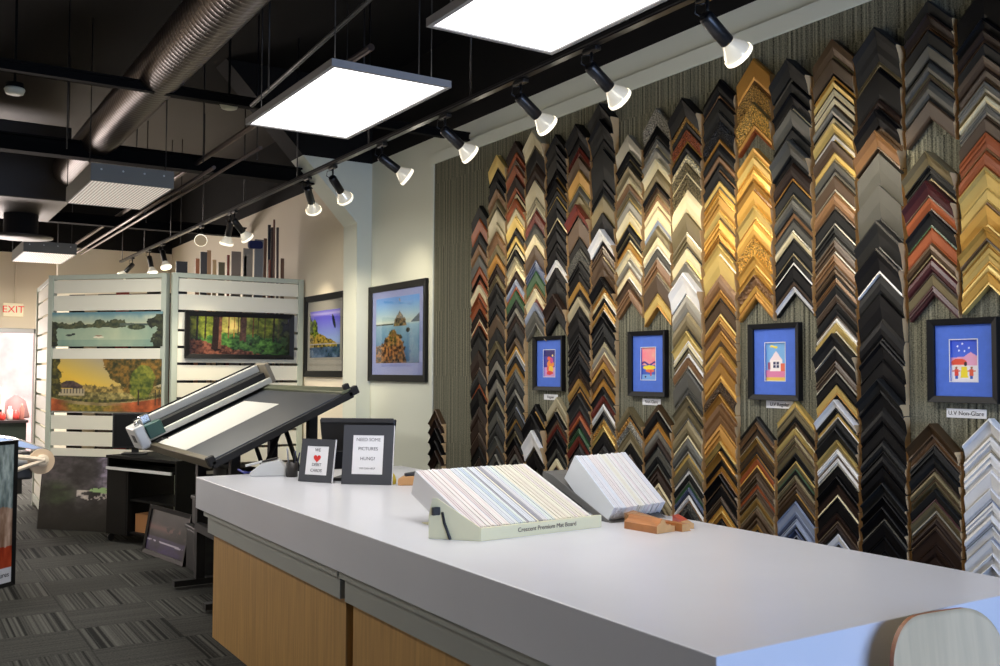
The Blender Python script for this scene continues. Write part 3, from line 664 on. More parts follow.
# moulding offcuts
woodm = mat('golden_brown_moulding', (168, 108, 58), .35, noise=(14, (6, 1, 1), .2)); woodend = mat('pine_end_grain', (216, 168, 110), .7, noise=(30, (1, 1, 1), .08))
def offcut(lab, x, y, z, w, h, L, rz, prof, mats, grp='moulding offcuts on the counter'):
    bm = bmesh.new()
    prism(bm, [(a * w, b * h) for a, b in prof], (0, L), 'y')
    for f in bm.faces:
        f.normal_update()
        if abs(f.normal.y) > .9: f.material_index = 1
    bmesh.ops.recalc_face_normals(bm, faces=bm.faces[:])
    o = obj('moulding_offcut', bm, mats, loc=(x, y, z), rot=(0, 0, rz)); tag(o, lab, 'wood offcut', grp); return o
PR = [(0, 0), (1, 0), (1, .38), (.82, .42), (.74, .55), (.62, .5), (.5, .62), (.42, .95), (.3, 1), (.2, .72), (.08, .6), (0, .5)]
offcut('short stepped pine moulding offcut nearest the counter front', 2.505, 2.80, ZT + .0005, .105, .056, .17, math.radians(7), PR, [woodm, woodend])
offcut('flat pine moulding offcut with a notched end on the right', 2.622, 2.785, ZT + .0005, .052, .030, .17, math.radians(7), [(0, 0), (1, 0), (.85, .3), (1, .45), (.85, .65), (1, .9), (0, 1)], [woodm, woodend])
offcut('gilded brown moulding offcut lying behind the stepped one', 2.53, 2.985, ZT + .0005, .13, .056, .07, math.radians(-20), [(0, 0), (1, 0), (1, .5), (.6, .8), (.3, 1), (0, .8)], [mat('gilt_brown', (150, 104, 52), .35, .4, bump=('v', 60, .6)), woodend])
offcut('red edged moulding offcut at the rear right', 2.675, 2.845, ZT + .0005, .05, .034, .16, math.radians(-30), [(0, 0), (1, 0), (1, .6), (.5, 1), (0, .9)], [mat('red_brown_moulding', (170, 70, 50), .4), woodend])

# ------------------------------------------------------------------ standing signs, card reader, pens, screen
silv = mat('silver_plastic', (204, 206, 206), .38, .2)
charc = mat('charcoal_mount', (58, 60, 66), .6)
def sign(lab, p0, p1, h, lean, border, lines, t_):
    p0 = Vector(p0); p1 = Vector(p1); wd = (p1 - p0).length; rz = math.atan2(p1.y - p0.y, p1.x - p0.x)
    c = (p0 + p1) / 2
    t = thing('counter_sign', lab, 'sign', (c.x, c.y, ZT), rz)
    M = frameM((0, .004, .001), (1, 0, 0), (0, math.sin(lean), math.cos(lean)))
    bm = bmesh.new(); box(bm, -wd / 2, wd / 2, 0, h, -.006, 0, M=M); obj('backing', bm, charc, t)
    Mc = M @ Matrix.Translation((0, h / 2, 0))
    bm = bmesh.new(); rect_ring(bm, wd, h, border, 0, .004, Mc); obj('frame', bm, charc, t)
    bm = bmesh.new(); box(bm, -wd / 2 + border, wd / 2 - border, -h / 2 + border, h / 2 - border, .0002, .0012, M=Mc); obj('paper', bm, whitecard, t)
    for s_, size, dy, mt in lines: text('lettering', s_, size, Mc @ Matrix.Translation((0, dy, .0018)), mt, t)
    bm = bmesh.new(); prism(bm, [(.022, 0), (.11, 0), (.045 + h * .08, h * .55), (.022 + h * .09, h * .55)], (-.012, .012), 'x', M=Matrix.Translation((0, .010, .001))); obj('easel_leg', bm, blackpl, t)
    bm = bmesh.new(); box(bm, wd / 2 - .0005, wd / 2 + .0035, 0, h, -.006, .003, M=M); obj('edge', bm, whitecard, t, label='pale board edge')
    return t, Mc
inkf = mat('charcoal_ink', (96, 94, 100), .7)
t, Mc = sign('small dark framed sign with a red heart standing on the counter', (1.966, 5.188, 0), (2.088, 5.000, 0), .240, .16, .040,
             [('WE', .026, .058, inkf), ('DEBIT\nCARDS', .024, -.040, inkf)], 0)
bm = bmesh.new(); hp = []
for i in range(40):
    a = 2 * PI * i / 40; hp.append((.0015 * 16 * math.sin(a) ** 3, .0015 * (13 * math.cos(a) - 5 * math.cos(2 * a) - 2 * math.cos(3 * a) - math.cos(4 * a)) + .012))
prism(bm, hp, (.0014, .0022), 'z', M=Mc); obj('heart', bm, inkr, t, label='red heart')
sign('larger dark framed notice about hanging pictures standing on the counter', (2.118, 4.935, 0), (2.330, 4.742, 0), .325, .14, .056,
     [('NEED SOME', .026, .082, inkf), ('PICTURES', .026, .032, inkf), ('HUNG?', .026, -.022, inkf), ('WE CAN HELP', .014, -.075, inkg)], 0)
# card reader
t = thing('card_terminal', 'silver card terminal at the far end of the counter', 'card reader', (1.93, 5.56, ZT), math.radians(-25))
bm = bmesh.new(); prism(bm, [(-.11, .0005), (.10, .0005), (.10, .055), (.055, .098), (-.045, .075), (-.11, .022)], (-.045, .045), 'y'); obj('body', bm, silv, t, bevel=.006)
bm = bmesh.new(); prism(bm, [(-.04, .080), (.048, .101), (.046, .108), (-.042, .087)], (-.034, .034), 'y'); obj('screen', bm, blackpl, t, label='dark screen')
bm = bmesh.new(); box(bm, -.12, -.02, -.02, .02, .085, .097, M=Matrix.Rotation(math.radians(-14), 4, 'Y')); obj('paper_cover', bm, silv, t, bevel=.003)
bm = bmesh.new()
for i in range(3):
    for j in range(3): box(bm, -.095 + i * .016, -.084 + i * .016, -.024 + j * .018, -.010 + j * .018, .030 + i * .008, .037 + i * .008)
obj('keypad', bm, blackpl, t, label='black keys')
bm = bmesh.new(); tube(bm, [(-.105, .02, .02), (-.15, .04, .012), (-.19, .07, .03), (-.17, .12, .012), (-.13, .10, .008)], .006); obj('cord', bm, mat('blue_cord', (40, 48, 130), .5), t, label='blue coiled cord')
# pen cup
t = thing('pen_holder', 'dark mesh pen cup beside the heart sign', 'pen holder', (2.02, 5.43, ZT))
bm = bmesh.new(); lathe(bm, [(.030, .0005), (.034, .004), (.034, .085), (.031, .085), (.030, .008)], (0, 0, 0), (0, 0, 1), 20); obj('cup', bm, mat('dark_mesh', (52, 50, 50), .5, .3), t)
for i, (dx, dy, tx, ty, L_, c, wd) in enumerate(((-.012, .004, -.10, .03, .16, (190, 195, 205), 'silver'), (.010, .008, .12, .05, .14, (52, 62, 120), 'blue'), (.014, -.01, .2, -.06, .135, (40, 44, 90), 'navy'), (.0, -.013, .03, -.12, .14, (30, 30, 34), 'black'))):
    bm = bmesh.new(); a = Vector((2.02 + dx, 5.43 + dy, ZT + .010)); d = Vector((tx, ty, 1)).normalized()
    lathe(bm, [(.0015, 0), (.0045, .012), (.0045, L_ - .02), (.005, L_ - .02), (.004, L_)], a, d, 10)
    tag(obj('pen', bm, mat('pen_%s' % wd, c, .35)), '%s pen standing in the mesh cup' % wd, 'pen', 'pens in the cup')
# customer screen seen from behind, between the signs
t = thing('computer_monitor', 'black monitor seen from behind between the two counter signs', 'monitor', (2.285, 5.10, ZT), math.radians(-40))
bm = bmesh.new(); prism(bm, [(-.205, .16), (.205, .16), (.225, .345), (-.225, .345)], (0, .035), 'y'); obj('screen_housing', bm, blackpl, t, bevel=.008)
bm = bmesh.new(); box(bm, -.215, .215, -.008, 0, .325, .352); obj('bezel', bm, mat('dark_grey_plastic', (50, 50, 52), .5), t, bevel=.003)
bm = bmesh.new(); box(bm, -.05, .05, -.045, 0, .02, .27); obj('stand', bm, blackpl, t, bevel=.006)
bm = bmesh.new(); box(bm, -.12, .12, -.09, .09, .0005, .018); obj('base', bm, blackpl, t, bevel=.006)
bm = bmesh.new(); box(bm, -.012, .012, -.047, -.045, .085, .13); box(bm, -.04, .04, -.0095, -.008, .225, .24); obj('socket_label', bm, mat('grey_label', (120, 120, 116), .6), t, label='pale socket plate')
# odds and ends right of the large sign
o = obj('hand_stapler', Box(-.06, .06, -.015, .015, .0, .022), blackpl, loc=(2.455, 4.70, ZT + .052), rot=(0, math.radians(-8), math.radians(-15)), bevel=.006); tag(o, 'black stapler on the wooden block right of the notice', 'stapler')
bm = bmesh.new(); prism(bm, [(-.06, 0), (.06, 0), (.055, .03), (.02, .05), (-.03, .048), (-.06, .03)], (-.035, .035), 'y'); o = obj('wood_block', bm, mat('pine_block', (196, 150, 100), .6), loc=(2.425, 4.72, ZT + .0005), rot=(0, 0, -.5), bevel=.004); tag(o, 'light wooden block lying right of the notice', 'wood block')
bm = bmesh.new(); lathe(bm, [(.018, 0), (.022, .02), (.012, .05), (.004, .06)], (0, 0, 0), (0, 0, 1), 14); o = obj('yellow_marker', bm, mat('yellow_plastic', (225, 205, 70), .4), loc=(2.365, 4.80, ZT + .0005)); tag(o, 'small yellow plastic bottle behind the notice', 'bottle')
bm = bmesh.new(); prism(bm, [(-.09, 0), (.07, -.02), (.09, .03), (-.05, .06)], (0, .002), 'z'); o = obj('paper_slip', bm, whitecard, loc=(2.47, 4.50, ZT + .0005)); tag(o, 'white paper slip left of the mat board tray', 'paper')

# ------------------------------------------------------------------ large framed photographs on the right wall
def wall_pic(lab, yc, z0, wd, ht, fn, fr_w, mat_w, matc, x=XW, seedn=0, inner=None):
    t = thing('framed_photograph', lab, 'picture', (x - .001, yc, z0))
    M = frameM((0, 0, ht / 2), (0, -1, 0), (0, 0, 1))
    bm = bmesh.new(); rect_ring(bm, wd, ht, fr_w, 0, .03, M); obj('frame', bm, blackframe, t, bevel=.002)
    bm = bmesh.new(); box(bm, -wd / 2 + fr_w * .9, wd / 2 - fr_w * .9, -ht / 2 + fr_w * .9, ht / 2 - fr_w * .9, .004, .010, M=M); obj('mat', bm, matc, t)
    iw, ih = wd - 2 * (fr_w + mat_w[0]), ht - 2 * fr_w - mat_w[1] - mat_w[2]
    painting('photograph', fn, iw, ih, 130, 130, M @ Matrix.Translation((0, (mat_w[2] - mat_w[1]) / 2, .0115)), t, rough=.15)
    bm = bmesh.new(); box(bm, -wd / 2 + fr_w * .9, wd / 2 - fr_w * .9, -ht / 2 + fr_w * .9, ht / 2 - fr_w * .9, .014, .016, M=M); obj('glass', bm, GLASS, t)
    return t
def rockisle(X, Y):
    n = detail(X, Y, 21, 6); n2 = detail(X, Y, 22, 26)
    C = mixc(A3(176, 196, 190), A3(84, 142, 214), (Y - .62) / .32) + 0
    sea = mixc(A3(36, 84, 132), A3(128, 166, 190), Y / .62 + (n - .5) * .25); C = np.where((Y < .60)[..., None], sea, C)
    C = mixc(C, A3(196, 204, 196), np.exp(-((Y - .61) / .03) ** 2) * .6)
    put(C, (Y < .60) & (Y > .575) & (X < .42), (66, 74, 72))
    hw = .15 * np.clip((.80 - Y) / .22, 0, 1) ** .8 + .03 * (n2 - .5); rk = (np.abs(X - .56 - .03 * (n - .5)) < hw) & (Y > .555); C = np.where(rk[..., None], mixc(A3(34, 36, 32), A3(140, 116, 80), n2), C)
    fg = Y < .53 - np.where(X > .45, 3.0, 1.1) * np.abs(X - .45 - .10 * (n - .5)) ** 1.5 - .10 * n2 * n; C = np.where(fg[..., None], mixc(A3(30, 20, 14), A3(206, 146, 84), n2 * .75 + .1 * n), C)
    put(C, (Y > .60) & (Y < .60 + (X - .80) * .65), (62, 78, 92)); put(C, shape(X, Y, .75, .49, .045, .035), (26, 30, 32)); return C
def kitecoast(X, Y):
    n = detail(X, Y, 31, 7); n2 = detail(X, Y, 32, 26)
    C = mixc(A3(136, 160, 214), A3(92, 84, 204), (Y - .4) / .5) + 0; C = mixc(C, A3(206, 200, 226), np.exp(-((Y - .93) / .04) ** 2) * .6)
    C = np.where((Y < .27)[..., None], mixc(A3(40, 60, 84), A3(96, 116, 146), n), C)
    hill = (Y < .27 + .36 * (1 - X) ** 1.1 + .06 * n) & (Y > .22) & (X < .9); C = np.where(hill[..., None], mixc(A3(50, 48, 16), A3(204, 172, 74), n2 * .7 + n * .2), C)
    tr = (Y > .5) & (Y < .97 - 1.5 * X - .12 * n) | shape(X, Y, .16, .62, .10, .18 + .06 * n); C = np.where(tr[..., None], mixc(A3(14, 30, 10), A3(120, 136, 44), n2), C)
    put(C, np.abs(Y - .285) < .012 , (150, 150, 160)); put(C, shape(X + .30 * (Y - .75), Y, .80, .75, .045, .15), (26, 34, 64)); return C
lilac = mat('lilac_mat_board', (128, 138, 190), .7); greymat = mat('grey_mat_board', (136, 134, 128), .7)
wall_pic('large black framed photograph of a rocky islet on the wall before the sample wall', 7.225, 1.450, 1.07, .825, rockisle, .055, (.075, .06, .10), lilac)
wall_pic('black framed coast photograph half hidden behind the pilaster', 8.80, 1.478, 1.02, .81, kitecoast, .06, (.07, .10, .13), greymat)

# ------------------------------------------------------------------ slatted display panels
slatm = mat('grey_white_slat_board', (222, 220, 204), .6); slot = mat('slot_shadow_gap', (60, 55, 48), .9)
framem = mat('pale_green_frame', (178, 186, 172), .5)
PANEL_H = 2.47
def slat_panel(lab, loc, rz, wd, solid_below=None):
    t = thing('slat_display_panel', lab, 'display panel', loc, rz, 'slatted display panels')
    bm = bmesh.new(); prevz = .14; gaps = [.14, .30, .46, .625, .785, .945, 1.105, 1.27, 1.43, 1.60, 1.76, 1.92, 2.105, 2.28, PANEL_H - .04]
    for i, (a, b) in enumerate(zip(gaps, gaps[1:])):
        box(bm, .055, wd - .055, 0, .018, a + .012, b - .013)
    obj('slats', bm, slatm, t)
    for a in (0, wd - .055):
        bm = bmesh.new(); box(bm, a, a + .055, -.014, .05, 0, PANEL_H); obj('post', bm, framem, t, bevel=.003)
    for a, b in ((PANEL_H - .045, PANEL_H), (.05, .14)):
        bm = bmesh.new(); box(bm, .0555, wd - .0555, -.010, .04, a, b); obj('rail', bm, framem, t, bevel=.003)
    return t
slat_panel('slatted white panel holding the long forest photograph, nearest the right wall', (2.27, 9.36, 0), 0, 1.31)
ang = math.atan2(-.72, .694)
slat_panel('slatted white panel holding the lake and park prints', (2.25 - .694 * 1.32, 9.44 + .72 * 1.32, 0), ang, 1.31)
slat_panel('slatted side panel turned to the far window left of the park print', (1.44, 12.12, 0), -PI / 2 - .045, 1.62)
# dark stock seen through the slots: mouldings standing in racks behind
def forest(X, Y):
    n = detail(X, Y * .45, 41, 14); n2 = detail(X, Y * .45, 42, 40); n0 = detail(X, Y * .45, 43, 6)
    C = mixc(A3(14, 26, 10), A3(150, 160, 52), n0 * .35 + n * .35 + n2 * .3) + 0
    glow = np.exp(-((X - .43) / .13) ** 2) * np.clip((Y - .35) * 3, 0, 1); C = mixc(C, A3(250, 220, 130), glow * (.35 + .6 * n))
    fern = Y < .50 - .25 * np.abs(X - .58) + .14 * n; C = np.where(fern[..., None], mixc(A3(12, 34, 16), A3(104, 158, 66), n * .4 + n2 * .5), C)
    path = (Y < .36 - X * .55 + .10 * n); C = np.where(path[..., None], mixc(A3(46, 26, 20), A3(128, 78, 58), n2), C)
    for cx, wv, yb, c in ((.255, .035, .12, (40, 26, 18)), (.295, .014, .16, (120, 76, 56)), (.52, .032, .34, (92, 60, 46)), (.375, .007, .42, (120, 80, 46)), (.62, .007, .45, (120, 74, 40)), (.83, .010, .36, (50, 44, 30)), (.88, .006, .4, (96, 90, 50)), (.74, .006, .45, (80, 70, 40)), (.43, .004, .45, (190, 130, 60)), (.47, .005, .45, (90, 60, 34)), (.67, .004, .5, (60, 54, 30)), (.15, .008, .4, (46, 40, 24)), (.07, .01, .35, (36, 32, 20))):
        k = (np.abs(X - cx - .012 * (Y - .5)) < wv * (1 + 1.0 * np.maximum(0, .38 - Y))) & (Y > yb + .1 * (n - .5)); C = np.where(k[..., None], mixc(A3(*c) * .55, A3(*c) * 1.2, n2 * .5 + n * .4), C)
    ed = np.minimum(X, 1 - X) * 7; return C * np.clip(.35 + ed * .7, 0, 1)[..., None]
t = thing('framed_photograph', 'long black framed forest photograph on the slatted panel', 'picture', (2.93, 9.345, 1.650))
M = frameM((0, 0, .228), (1, 0, 0), (0, 0, 1))
bm = bmesh.new(); rect_ring(bm, 1.085, .456, .045, -.006, .028, M); obj('frame', bm, blackframe, t, bevel=.002)
painting('photograph', forest, 1.0, .37, 230, 100, M @ Matrix.Translation((0, 0, .012)), t, rough=.25)
bm = bmesh.new(); box(bm, -.53, .53, -.21, .21, .0, .010, M=M); obj('backing', bm, blackframe, t)
def lake(X, Y):
    n = detail(X, Y * .35, 51, 10); n2 = detail(X, Y * .35, 52, 36); n0 = detail(X, Y * .2, 53, 5)
    C = mixc(A3(186, 190, 158), A3(92, 134, 146), (Y - .66) * 3.2) + 0; C = mixc(C, A3(222, 218, 184), np.exp(-((Y - .84) / .09) ** 2) * n0 * 1.1)
    water = mixc(A3(104, 138, 128), A3(190, 198, 162), .45 + .35 * (n0 - .5) + .45 * np.exp(-((X - .55) / .22) ** 2) - .25 * (Y < .2)); C = np.where((Y < .64)[..., None], water, C)
    top = .63 + .15 * detail(X, Y * 0, 54, 12) + .03 * n2 - .10 * np.exp(-((X - .49) / .02) ** 2); bot = .56 - .05 * detail(X, Y * 0, 55, 7)
    hill = (Y < top) & (Y > bot) & (X < .66 + .02 * n); C = np.where(hill[..., None], mixc(A3(30, 46, 36), A3(108, 106, 70), n * .4 + n2 * .5), C)
    far = (Y < .66 + .03 * n) & (Y > .60) & (X > .62); C = np.where(far[..., None], mixc(A3(60, 78, 76), A3(96, 106, 90), n), C)
    isl = shape(X, Y, .77, .56, .075 + .01 * n, .08); C = np.where(isl[..., None], mixc(A3(38, 50, 36), A3(96, 104, 70), n2), C)
    lt = (X < .035 + .05 * n * (Y < .62) + .02 * n2) & (Y < .72); rg = (X > .965 - .07 * n - .10 * np.exp(-((Y - .72) / .12) ** 2)) & (Y < .92); C = np.where((lt | rg)[..., None], mixc(A3(18, 26, 22), A3(66, 70, 46), n2), C)
    put(C, shape(X, Y, .43, .27, .05, .028), (226, 216, 190)); put(C, shape(X, Y, .43, .31, .035, .018), (150, 120, 96)); put(C, shape(X, Y, .16, .33, .03, .03) & (n2 > .3), (36, 46, 44)); put(C, shape(X, Y, .20, .36, .018, .03), (36, 46, 44)); return C
def park(X, Y):
    n = detail(X, Y * .5, 61, 12); n2 = detail(X, Y * .5, 62, 40); n0 = detail(X, Y * .5, 63, 6)
    C = mixc(A3(226, 186, 66), A3(150, 148, 150), (Y - .5) * 1.3 + (X - .35) * 1.1) + 0; 
    city = (Y < .47 + .06 * detail(X * 1.0, Y * 0, 64, 30)) & (X > .2); C = np.where(city[..., None], mixc(A3(84, 74, 36), A3(190, 160, 84), n2), C)
    water = (Y < .36); C = np.where(water[..., None], mixc(A3(52, 50, 22), A3(222, 200, 120), n2 * .5 + n * .4), C)
    a = .17 + .42 * (X - .47) ** 2; lawn = Y < a + .05; C = np.where(lawn[..., None], mixc(A3(36, 40, 14), A3(96, 96, 36), n2), C)
    C = np.where((Y < a)[..., None], mixc(A3(120, 104, 66), A3(170, 150, 104), n), C); C = np.where((Y < a - .06)[..., None], mixc(A3(86, 84, 30), A3(150, 134, 50), n2), C)
    red = mixc(A3(130, 60, 24), A3(206, 106, 58), n); C = mixc(C, red, (Y < a - .02) * np.clip(np.maximum((X - .50) / .25, (.20 - X) / .12) + .4 * (n - .5), 0, 1))
    roof = (Y > .44) & (Y < .585 - 1.1 * np.maximum(0, np.abs(X - .17) - .03)) & (np.abs(X - .17) < .12); C = np.where(roof[..., None], mixc(A3(50, 40, 42), A3(92, 72, 66), n2), C)
    deck = (X < .31) & (Y > .30) & (Y < .43); C = np.where(deck[..., None], np.where(((np.sin(X * 220) > .2) & (Y > .34))[..., None], A3(96, 88, 74), A3(176, 162, 130)), C)
    crown = ((X - .82) / .33) ** 2 + ((Y - .86) / .48) ** 2 < .75 + .5 * n; C = np.where(crown[..., None], mixc(A3(30, 38, 10), A3(170, 120, 44), n * .35 + n2 * .55), C)
    t2 = shape(X, Y, .83, .55, .10 + .03 * n, .26 + .08 * n); C = np.where(t2[..., None], mixc(A3(48, 66, 14), A3(170, 166, 60), n * .3 + n2 * .5), C)
    t3 = (X < .05 + .06 * n) & (Y > .28); C = np.where(t3[..., None], mixc(A3(34, 38, 12), A3(104, 96, 38), n2), C)
    for cx in (.80, .95, .985): put(C, (np.abs(X - cx) < .006) & (Y < .42) & (Y > .13), (46, 36, 20))
    return C
def on_A(s, z, out):
    return (2.26 - .694 * s - .72 * out, 9.46 + .72 * s - .694 * out, z)
for lab, s0, s1, z0, z1, fn, seedn in (('wide canvas print of a misty lake, upper one on the angled panel', .03, 1.255, 1.765, 2.100, lake, 1), ('canvas print of a park at sunset, lower one on the angled panel', .035, 1.245, 1.135, 1.645, park, 2)):
    sc_ = (s0 + s1) / 2; wd = s1 - s0; ht = z1 - z0
    t = thing('canvas_print', lab, 'picture', on_A(sc_, z0, .015), ang, 'canvas prints on the angled panel')
    bm = bmesh.new(); box(bm, -wd / 2, wd / 2, -.025, -.0005, 0, ht); obj('stretcher', bm, mat('canvas_edge', (92, 92, 76), .7), t)
    painting('canvas', fn, wd, ht, 230, 100, frameM((0, -.026, ht / 2), (1, 0, 0), (0, 0, 1)), t, rough=.6)
def stream(X, Y):
    n = detail(X, Y, 71, 6); n2 = detail(X, Y, 72, 20)
    C = mixc(A3(16, 15, 18), A3(104, 96, 100), n * .45 + n2 * .25 + (Y - .6) * .5) + 0
    C = mixc(C, A3(176, 164, 196), np.exp(-((X - .56) / .06) ** 2) * (Y > .58) * (.3 + .5 * n2)); C = mixc(C, A3(150, 140, 168), np.exp(-((X - .66) / .03) ** 2) * (Y > .62) * .5)
    C = mixc(C, A3(70, 104, 46), np.exp(-((X - .14) / .12) ** 2 - ((Y - .48) / .12) ** 2) * (.3 + n))
    w_ = (Y > .40 + .05 * n) & (Y < .54) & (X > .33) & (X < .80) & (n2 > .45); C = np.where(w_[..., None], mixc(A3(116, 110, 112), A3(196, 186, 176), n2), C)
    put(C, shape(X, Y, .56, .55, .12, .035) & (n2 > .4), (140, 170, 116)); C = C * np.clip(.25 + Y * 1.9, 0, 1)[..., None]; return C
t = thing('framed_photograph', 'big dark stream photograph standing on the floor below the park print', 'picture', on_A(.66, 0.002, .16), ang)
M = frameM((0, 0, 0), (1, 0, 0), (0, .10, 1))
bm = bmesh.new(); box(bm, -.62, .62, 0, .705, -.02, 0, M=M); obj('board', bm, mat('dark_board', (30, 29, 31), .5), t)
painting('photograph', stream, 1.22, .69, 140, 90, M @ Matrix.Translation((0, .3525, .001)), t, rough=.3)

# mouldings stored upright behind the slatted panels
sticks = [(2.46, 9.62, 2.62, .11, 'black', (40, 38, 40)), (2.60, 9.62, 2.66, .03, 'orange brown', (176, 110, 70)), (2.67, 9.62, 2.73, .05, 'dark grey', (70, 66, 64)), (2.74, 9.62, 2.75, .03, 'tan', (180, 140, 100)),
          (2.80, 9.64, 2.66, .03, 'pale pine', (205, 170, 120)), (2.86, 9.64, 2.64, .05, 'olive', (110, 100, 70)), (2.93, 9.64, 2.72, .02, 'red brown', (140, 70, 46)), (2.985, 9.63, 2.76, .07, 'grey brown', (132, 118, 104)),
          (3.065, 9.63, 2.72, .02, 'cream', (216, 200, 170)), (3.12, 9.63, 2.80, .07, 'stone', (150, 140, 126)), (3.205, 9.62, 2.90, .065, 'slate grey', (122, 122, 122)), (3.275, 9.64, 2.92, .025, 'brown', (110, 76, 50)),
          (3.33, 9.64, 2.70, .018, 'red', (150, 84, 60)), (3.36, 9.66, 3.07, .022, 'black', (34, 28, 26)), (3.385, 9.62, 3.04, .016, 'dark walnut', (66, 44, 34)), (3.42, 9.66, 3.13, .014, 'chestnut', (120, 80, 56)), (3.46, 9.66, 3.05, .018, 'charcoal', (80, 70, 64)), (3.50, 9.62, 2.72, .026, 'walnut', (110, 80, 60))]
for i, (x, y, h_, wd, nm, c) in enumerate(sticks):
    bm = bmesh.new(); tl = random.uniform(-.010, .010); wd *= 1.28 if wd < .06 else (1.4 if wd < .1 else 1.0)
    prism(bm, [(-wd / 2, 0), (wd / 2, 0), (wd / 2, .012), (wd * .2, .022), (-wd / 2, .016)], (0.001, h_), 'z')
    for v in bm.verts: v.co.x += tl * v.co.z
    o = obj('moulding_length', bm, mat('moulding_' + nm.replace(' ', '_'), c, .5), loc=(x, y + .1, 0))
    tag(o, '%s moulding length standing behind the forest panel, %s from the left' % (nm, ordn(i + 1)), 'moulding', 'mouldings stored behind the slatted panels')
bm = bmesh.new(); prism(bm, rrect(.16, .09, .03, 4), (0, .06), 'y'); o = obj('cap', bm, mat('navy_cloth', (32, 40, 88), .8), loc=(3.19, 9.70, 2.842)); o.data.transform(Matrix.Scale(.9, 4))
tag(o, 'navy blue cloth hung over the stored mouldings', 'cloth')
# stored mouldings behind the angled panel, then dark cabinets added to darken the slots
for i, (s, out, h_, c, nm) in enumerate([(.15, -.25, 2.2, (120, 70, 50), 'rust'), (.33, -.25, 2.36, (60, 50, 46), 'dark'), (.5, -.25, 2.3, (140, 110, 80), 'tan'), (.68, -.25, 2.35, (160, 60, 50), 'red'), (.86, -.25, 2.25, (90, 70, 60), 'brown'), (1.04, -.25, 2.3, (200, 180, 150), 'cream')]):
    p_ = on_A(s, 0.001, out); bm = bmesh.new(); prism(bm, [(-.07, 0), (.07, 0), (.07, .015), (.02, .03), (-.07, .02)], (0, h_), 'z')
    o = obj('moulding_length', bm, mat('stock_' + nm, c, .6), loc=p_, rot=(0, 0, ang)); tag(o, '%s moulding length standing behind the lake print panel' % nm, 'moulding', 'mouldings behind the angled panel')

t = thing('stock_cabinet', 'added dark cabinet darkening the slots of the lake and park print panel', 'cabinet', on_A(.84, 0, -.62), ang)  # added unseen to keep light out of the panel slots
cbm = mat('added_cabinet_dark', (52, 34, 28), .6)
for a in (-.62, .60): obj('side_panel', Box(a, a + .02, -.15, .15, 0, 2.30), cbm, t)
obj('back_panel', Box(-.599, .599, .12, .14, 0, 2.30), cbm, t); obj('top_panel', Box(-.62, .62, -.15, .15, 2.3005, 2.32), cbm, t)
for z_ in (.05, .55, 1.05, 1.55): obj('shelf', Box(-.599, .599, -.14, .119, z_, z_ + .02), cbm, t)
t = thing('stock_cabinet', 'added dark cabinet darkening the slots of the forest picture panel', 'cabinet', (3.0, 10.7, 0))  # second added cabinet, blocks light behind this panel
for a in (-.58, .56): obj('side_panel', Box(a, a + .02, -.15, .15, 0, 2.30), cbm, t)
obj('back_panel', Box(-.559, .559, .12, .14, 0, 2.30), cbm, t); obj('top_panel', Box(-.58, .58, -.15, .15, 2.3005, 2.32), cbm, t)
for z_ in (.05, .55, 1.05, 1.55): obj('shelf', Box(-.559, .559, -.14, .119, z_, z_ + .02), cbm, t)

# ------------------------------------------------------------------ computer desk
DA = math.atan2(-.925, .38)
t = thing('computer_desk', 'black computer desk on castors in front of the slatted panels', 'desk', (1.70, 9.25, 0), DA)
dk = mat('black_desk_laminate', (8, 8, 9), .6, spec=.2)
W_, D_ = 1.0, .50
bm = Box(-.01, W_ + .01, -.01, D_, .745, .77); obj('desk_top', bm, dk, t, bevel=.003)
for a in (0, W_ - .02): obj('side_panel', Box(a, a + .02, 0, D_ - .02, .07, .7445), dk, t)
obj('side_panel', Box(.30, .32, 0, D_ - .02, .07, .64), dk, t)
obj('cabinet_door', Box(.022, .298, -.002, .016, .075, .64), dk, t)
obj('back_panel', Box(.02, W_ - .02, D_ - .045, D_ - .025, .62, .70), dk, t)
kt = obj('keyboard_tray', Box(.03, W_ - .03, -.02, .30, .650, .668), dk, t)
obj('tray_edge', Box(.03, W_ - .03, -.034, -.021, .648, .672), silv, kt, label='silver tray edge strip')
obj('lower_shelf', Box(.321, W_ - .021, .02, D_ - .05, .38, .396), dk, t)
obj('base_shelf', Box(.321, W_ - .021, .02, D_ - .05, .09, .106), dk, t)
for a in (.02, W_ - .04):
    for b in (.03, D_ - .06):
        bm = bmesh.new(); lathe(bm, [(.03, -.012), (.033, 0), (.03, .012)], (a + .01, b, .0335), (1, 0, 0), 14); lathe(bm, [(.008, .035), (.008, .07)], (a + .01, b, 0), (0, 0, 1), 8); obj('castor', bm, blackpl, t)
o = obj('cardboard_box', Box(-.11, .11, -.10, .10, 0, .16), mat('brown_cardboard', (150, 104, 62), .8), loc=(1.70 + .38 * .46 + .925 * .16, 9.25 - .925 * .46 + .38 * .16, .1065), rot=(0, 0, DA)); tag(o, 'small brown cardboard box on the bottom shelf of the desk', 'box')
bm = bmesh.new()
for i in range(5): tube(bm, [(.5 + .08 * i, .42, .45), (.53 + .07 * i, .40, .30 + .03 * i), (.56 + .06 * i, .38, .42), (.6 + .06 * i, .42, .6)], .005, 6)
obj('cables', bm, blackpl, t)
obj('power_brick', Box(.70, .74, .40, .44, .56, .61), mat('white_plastic', (200, 200, 200), .5), t, label='white plug')
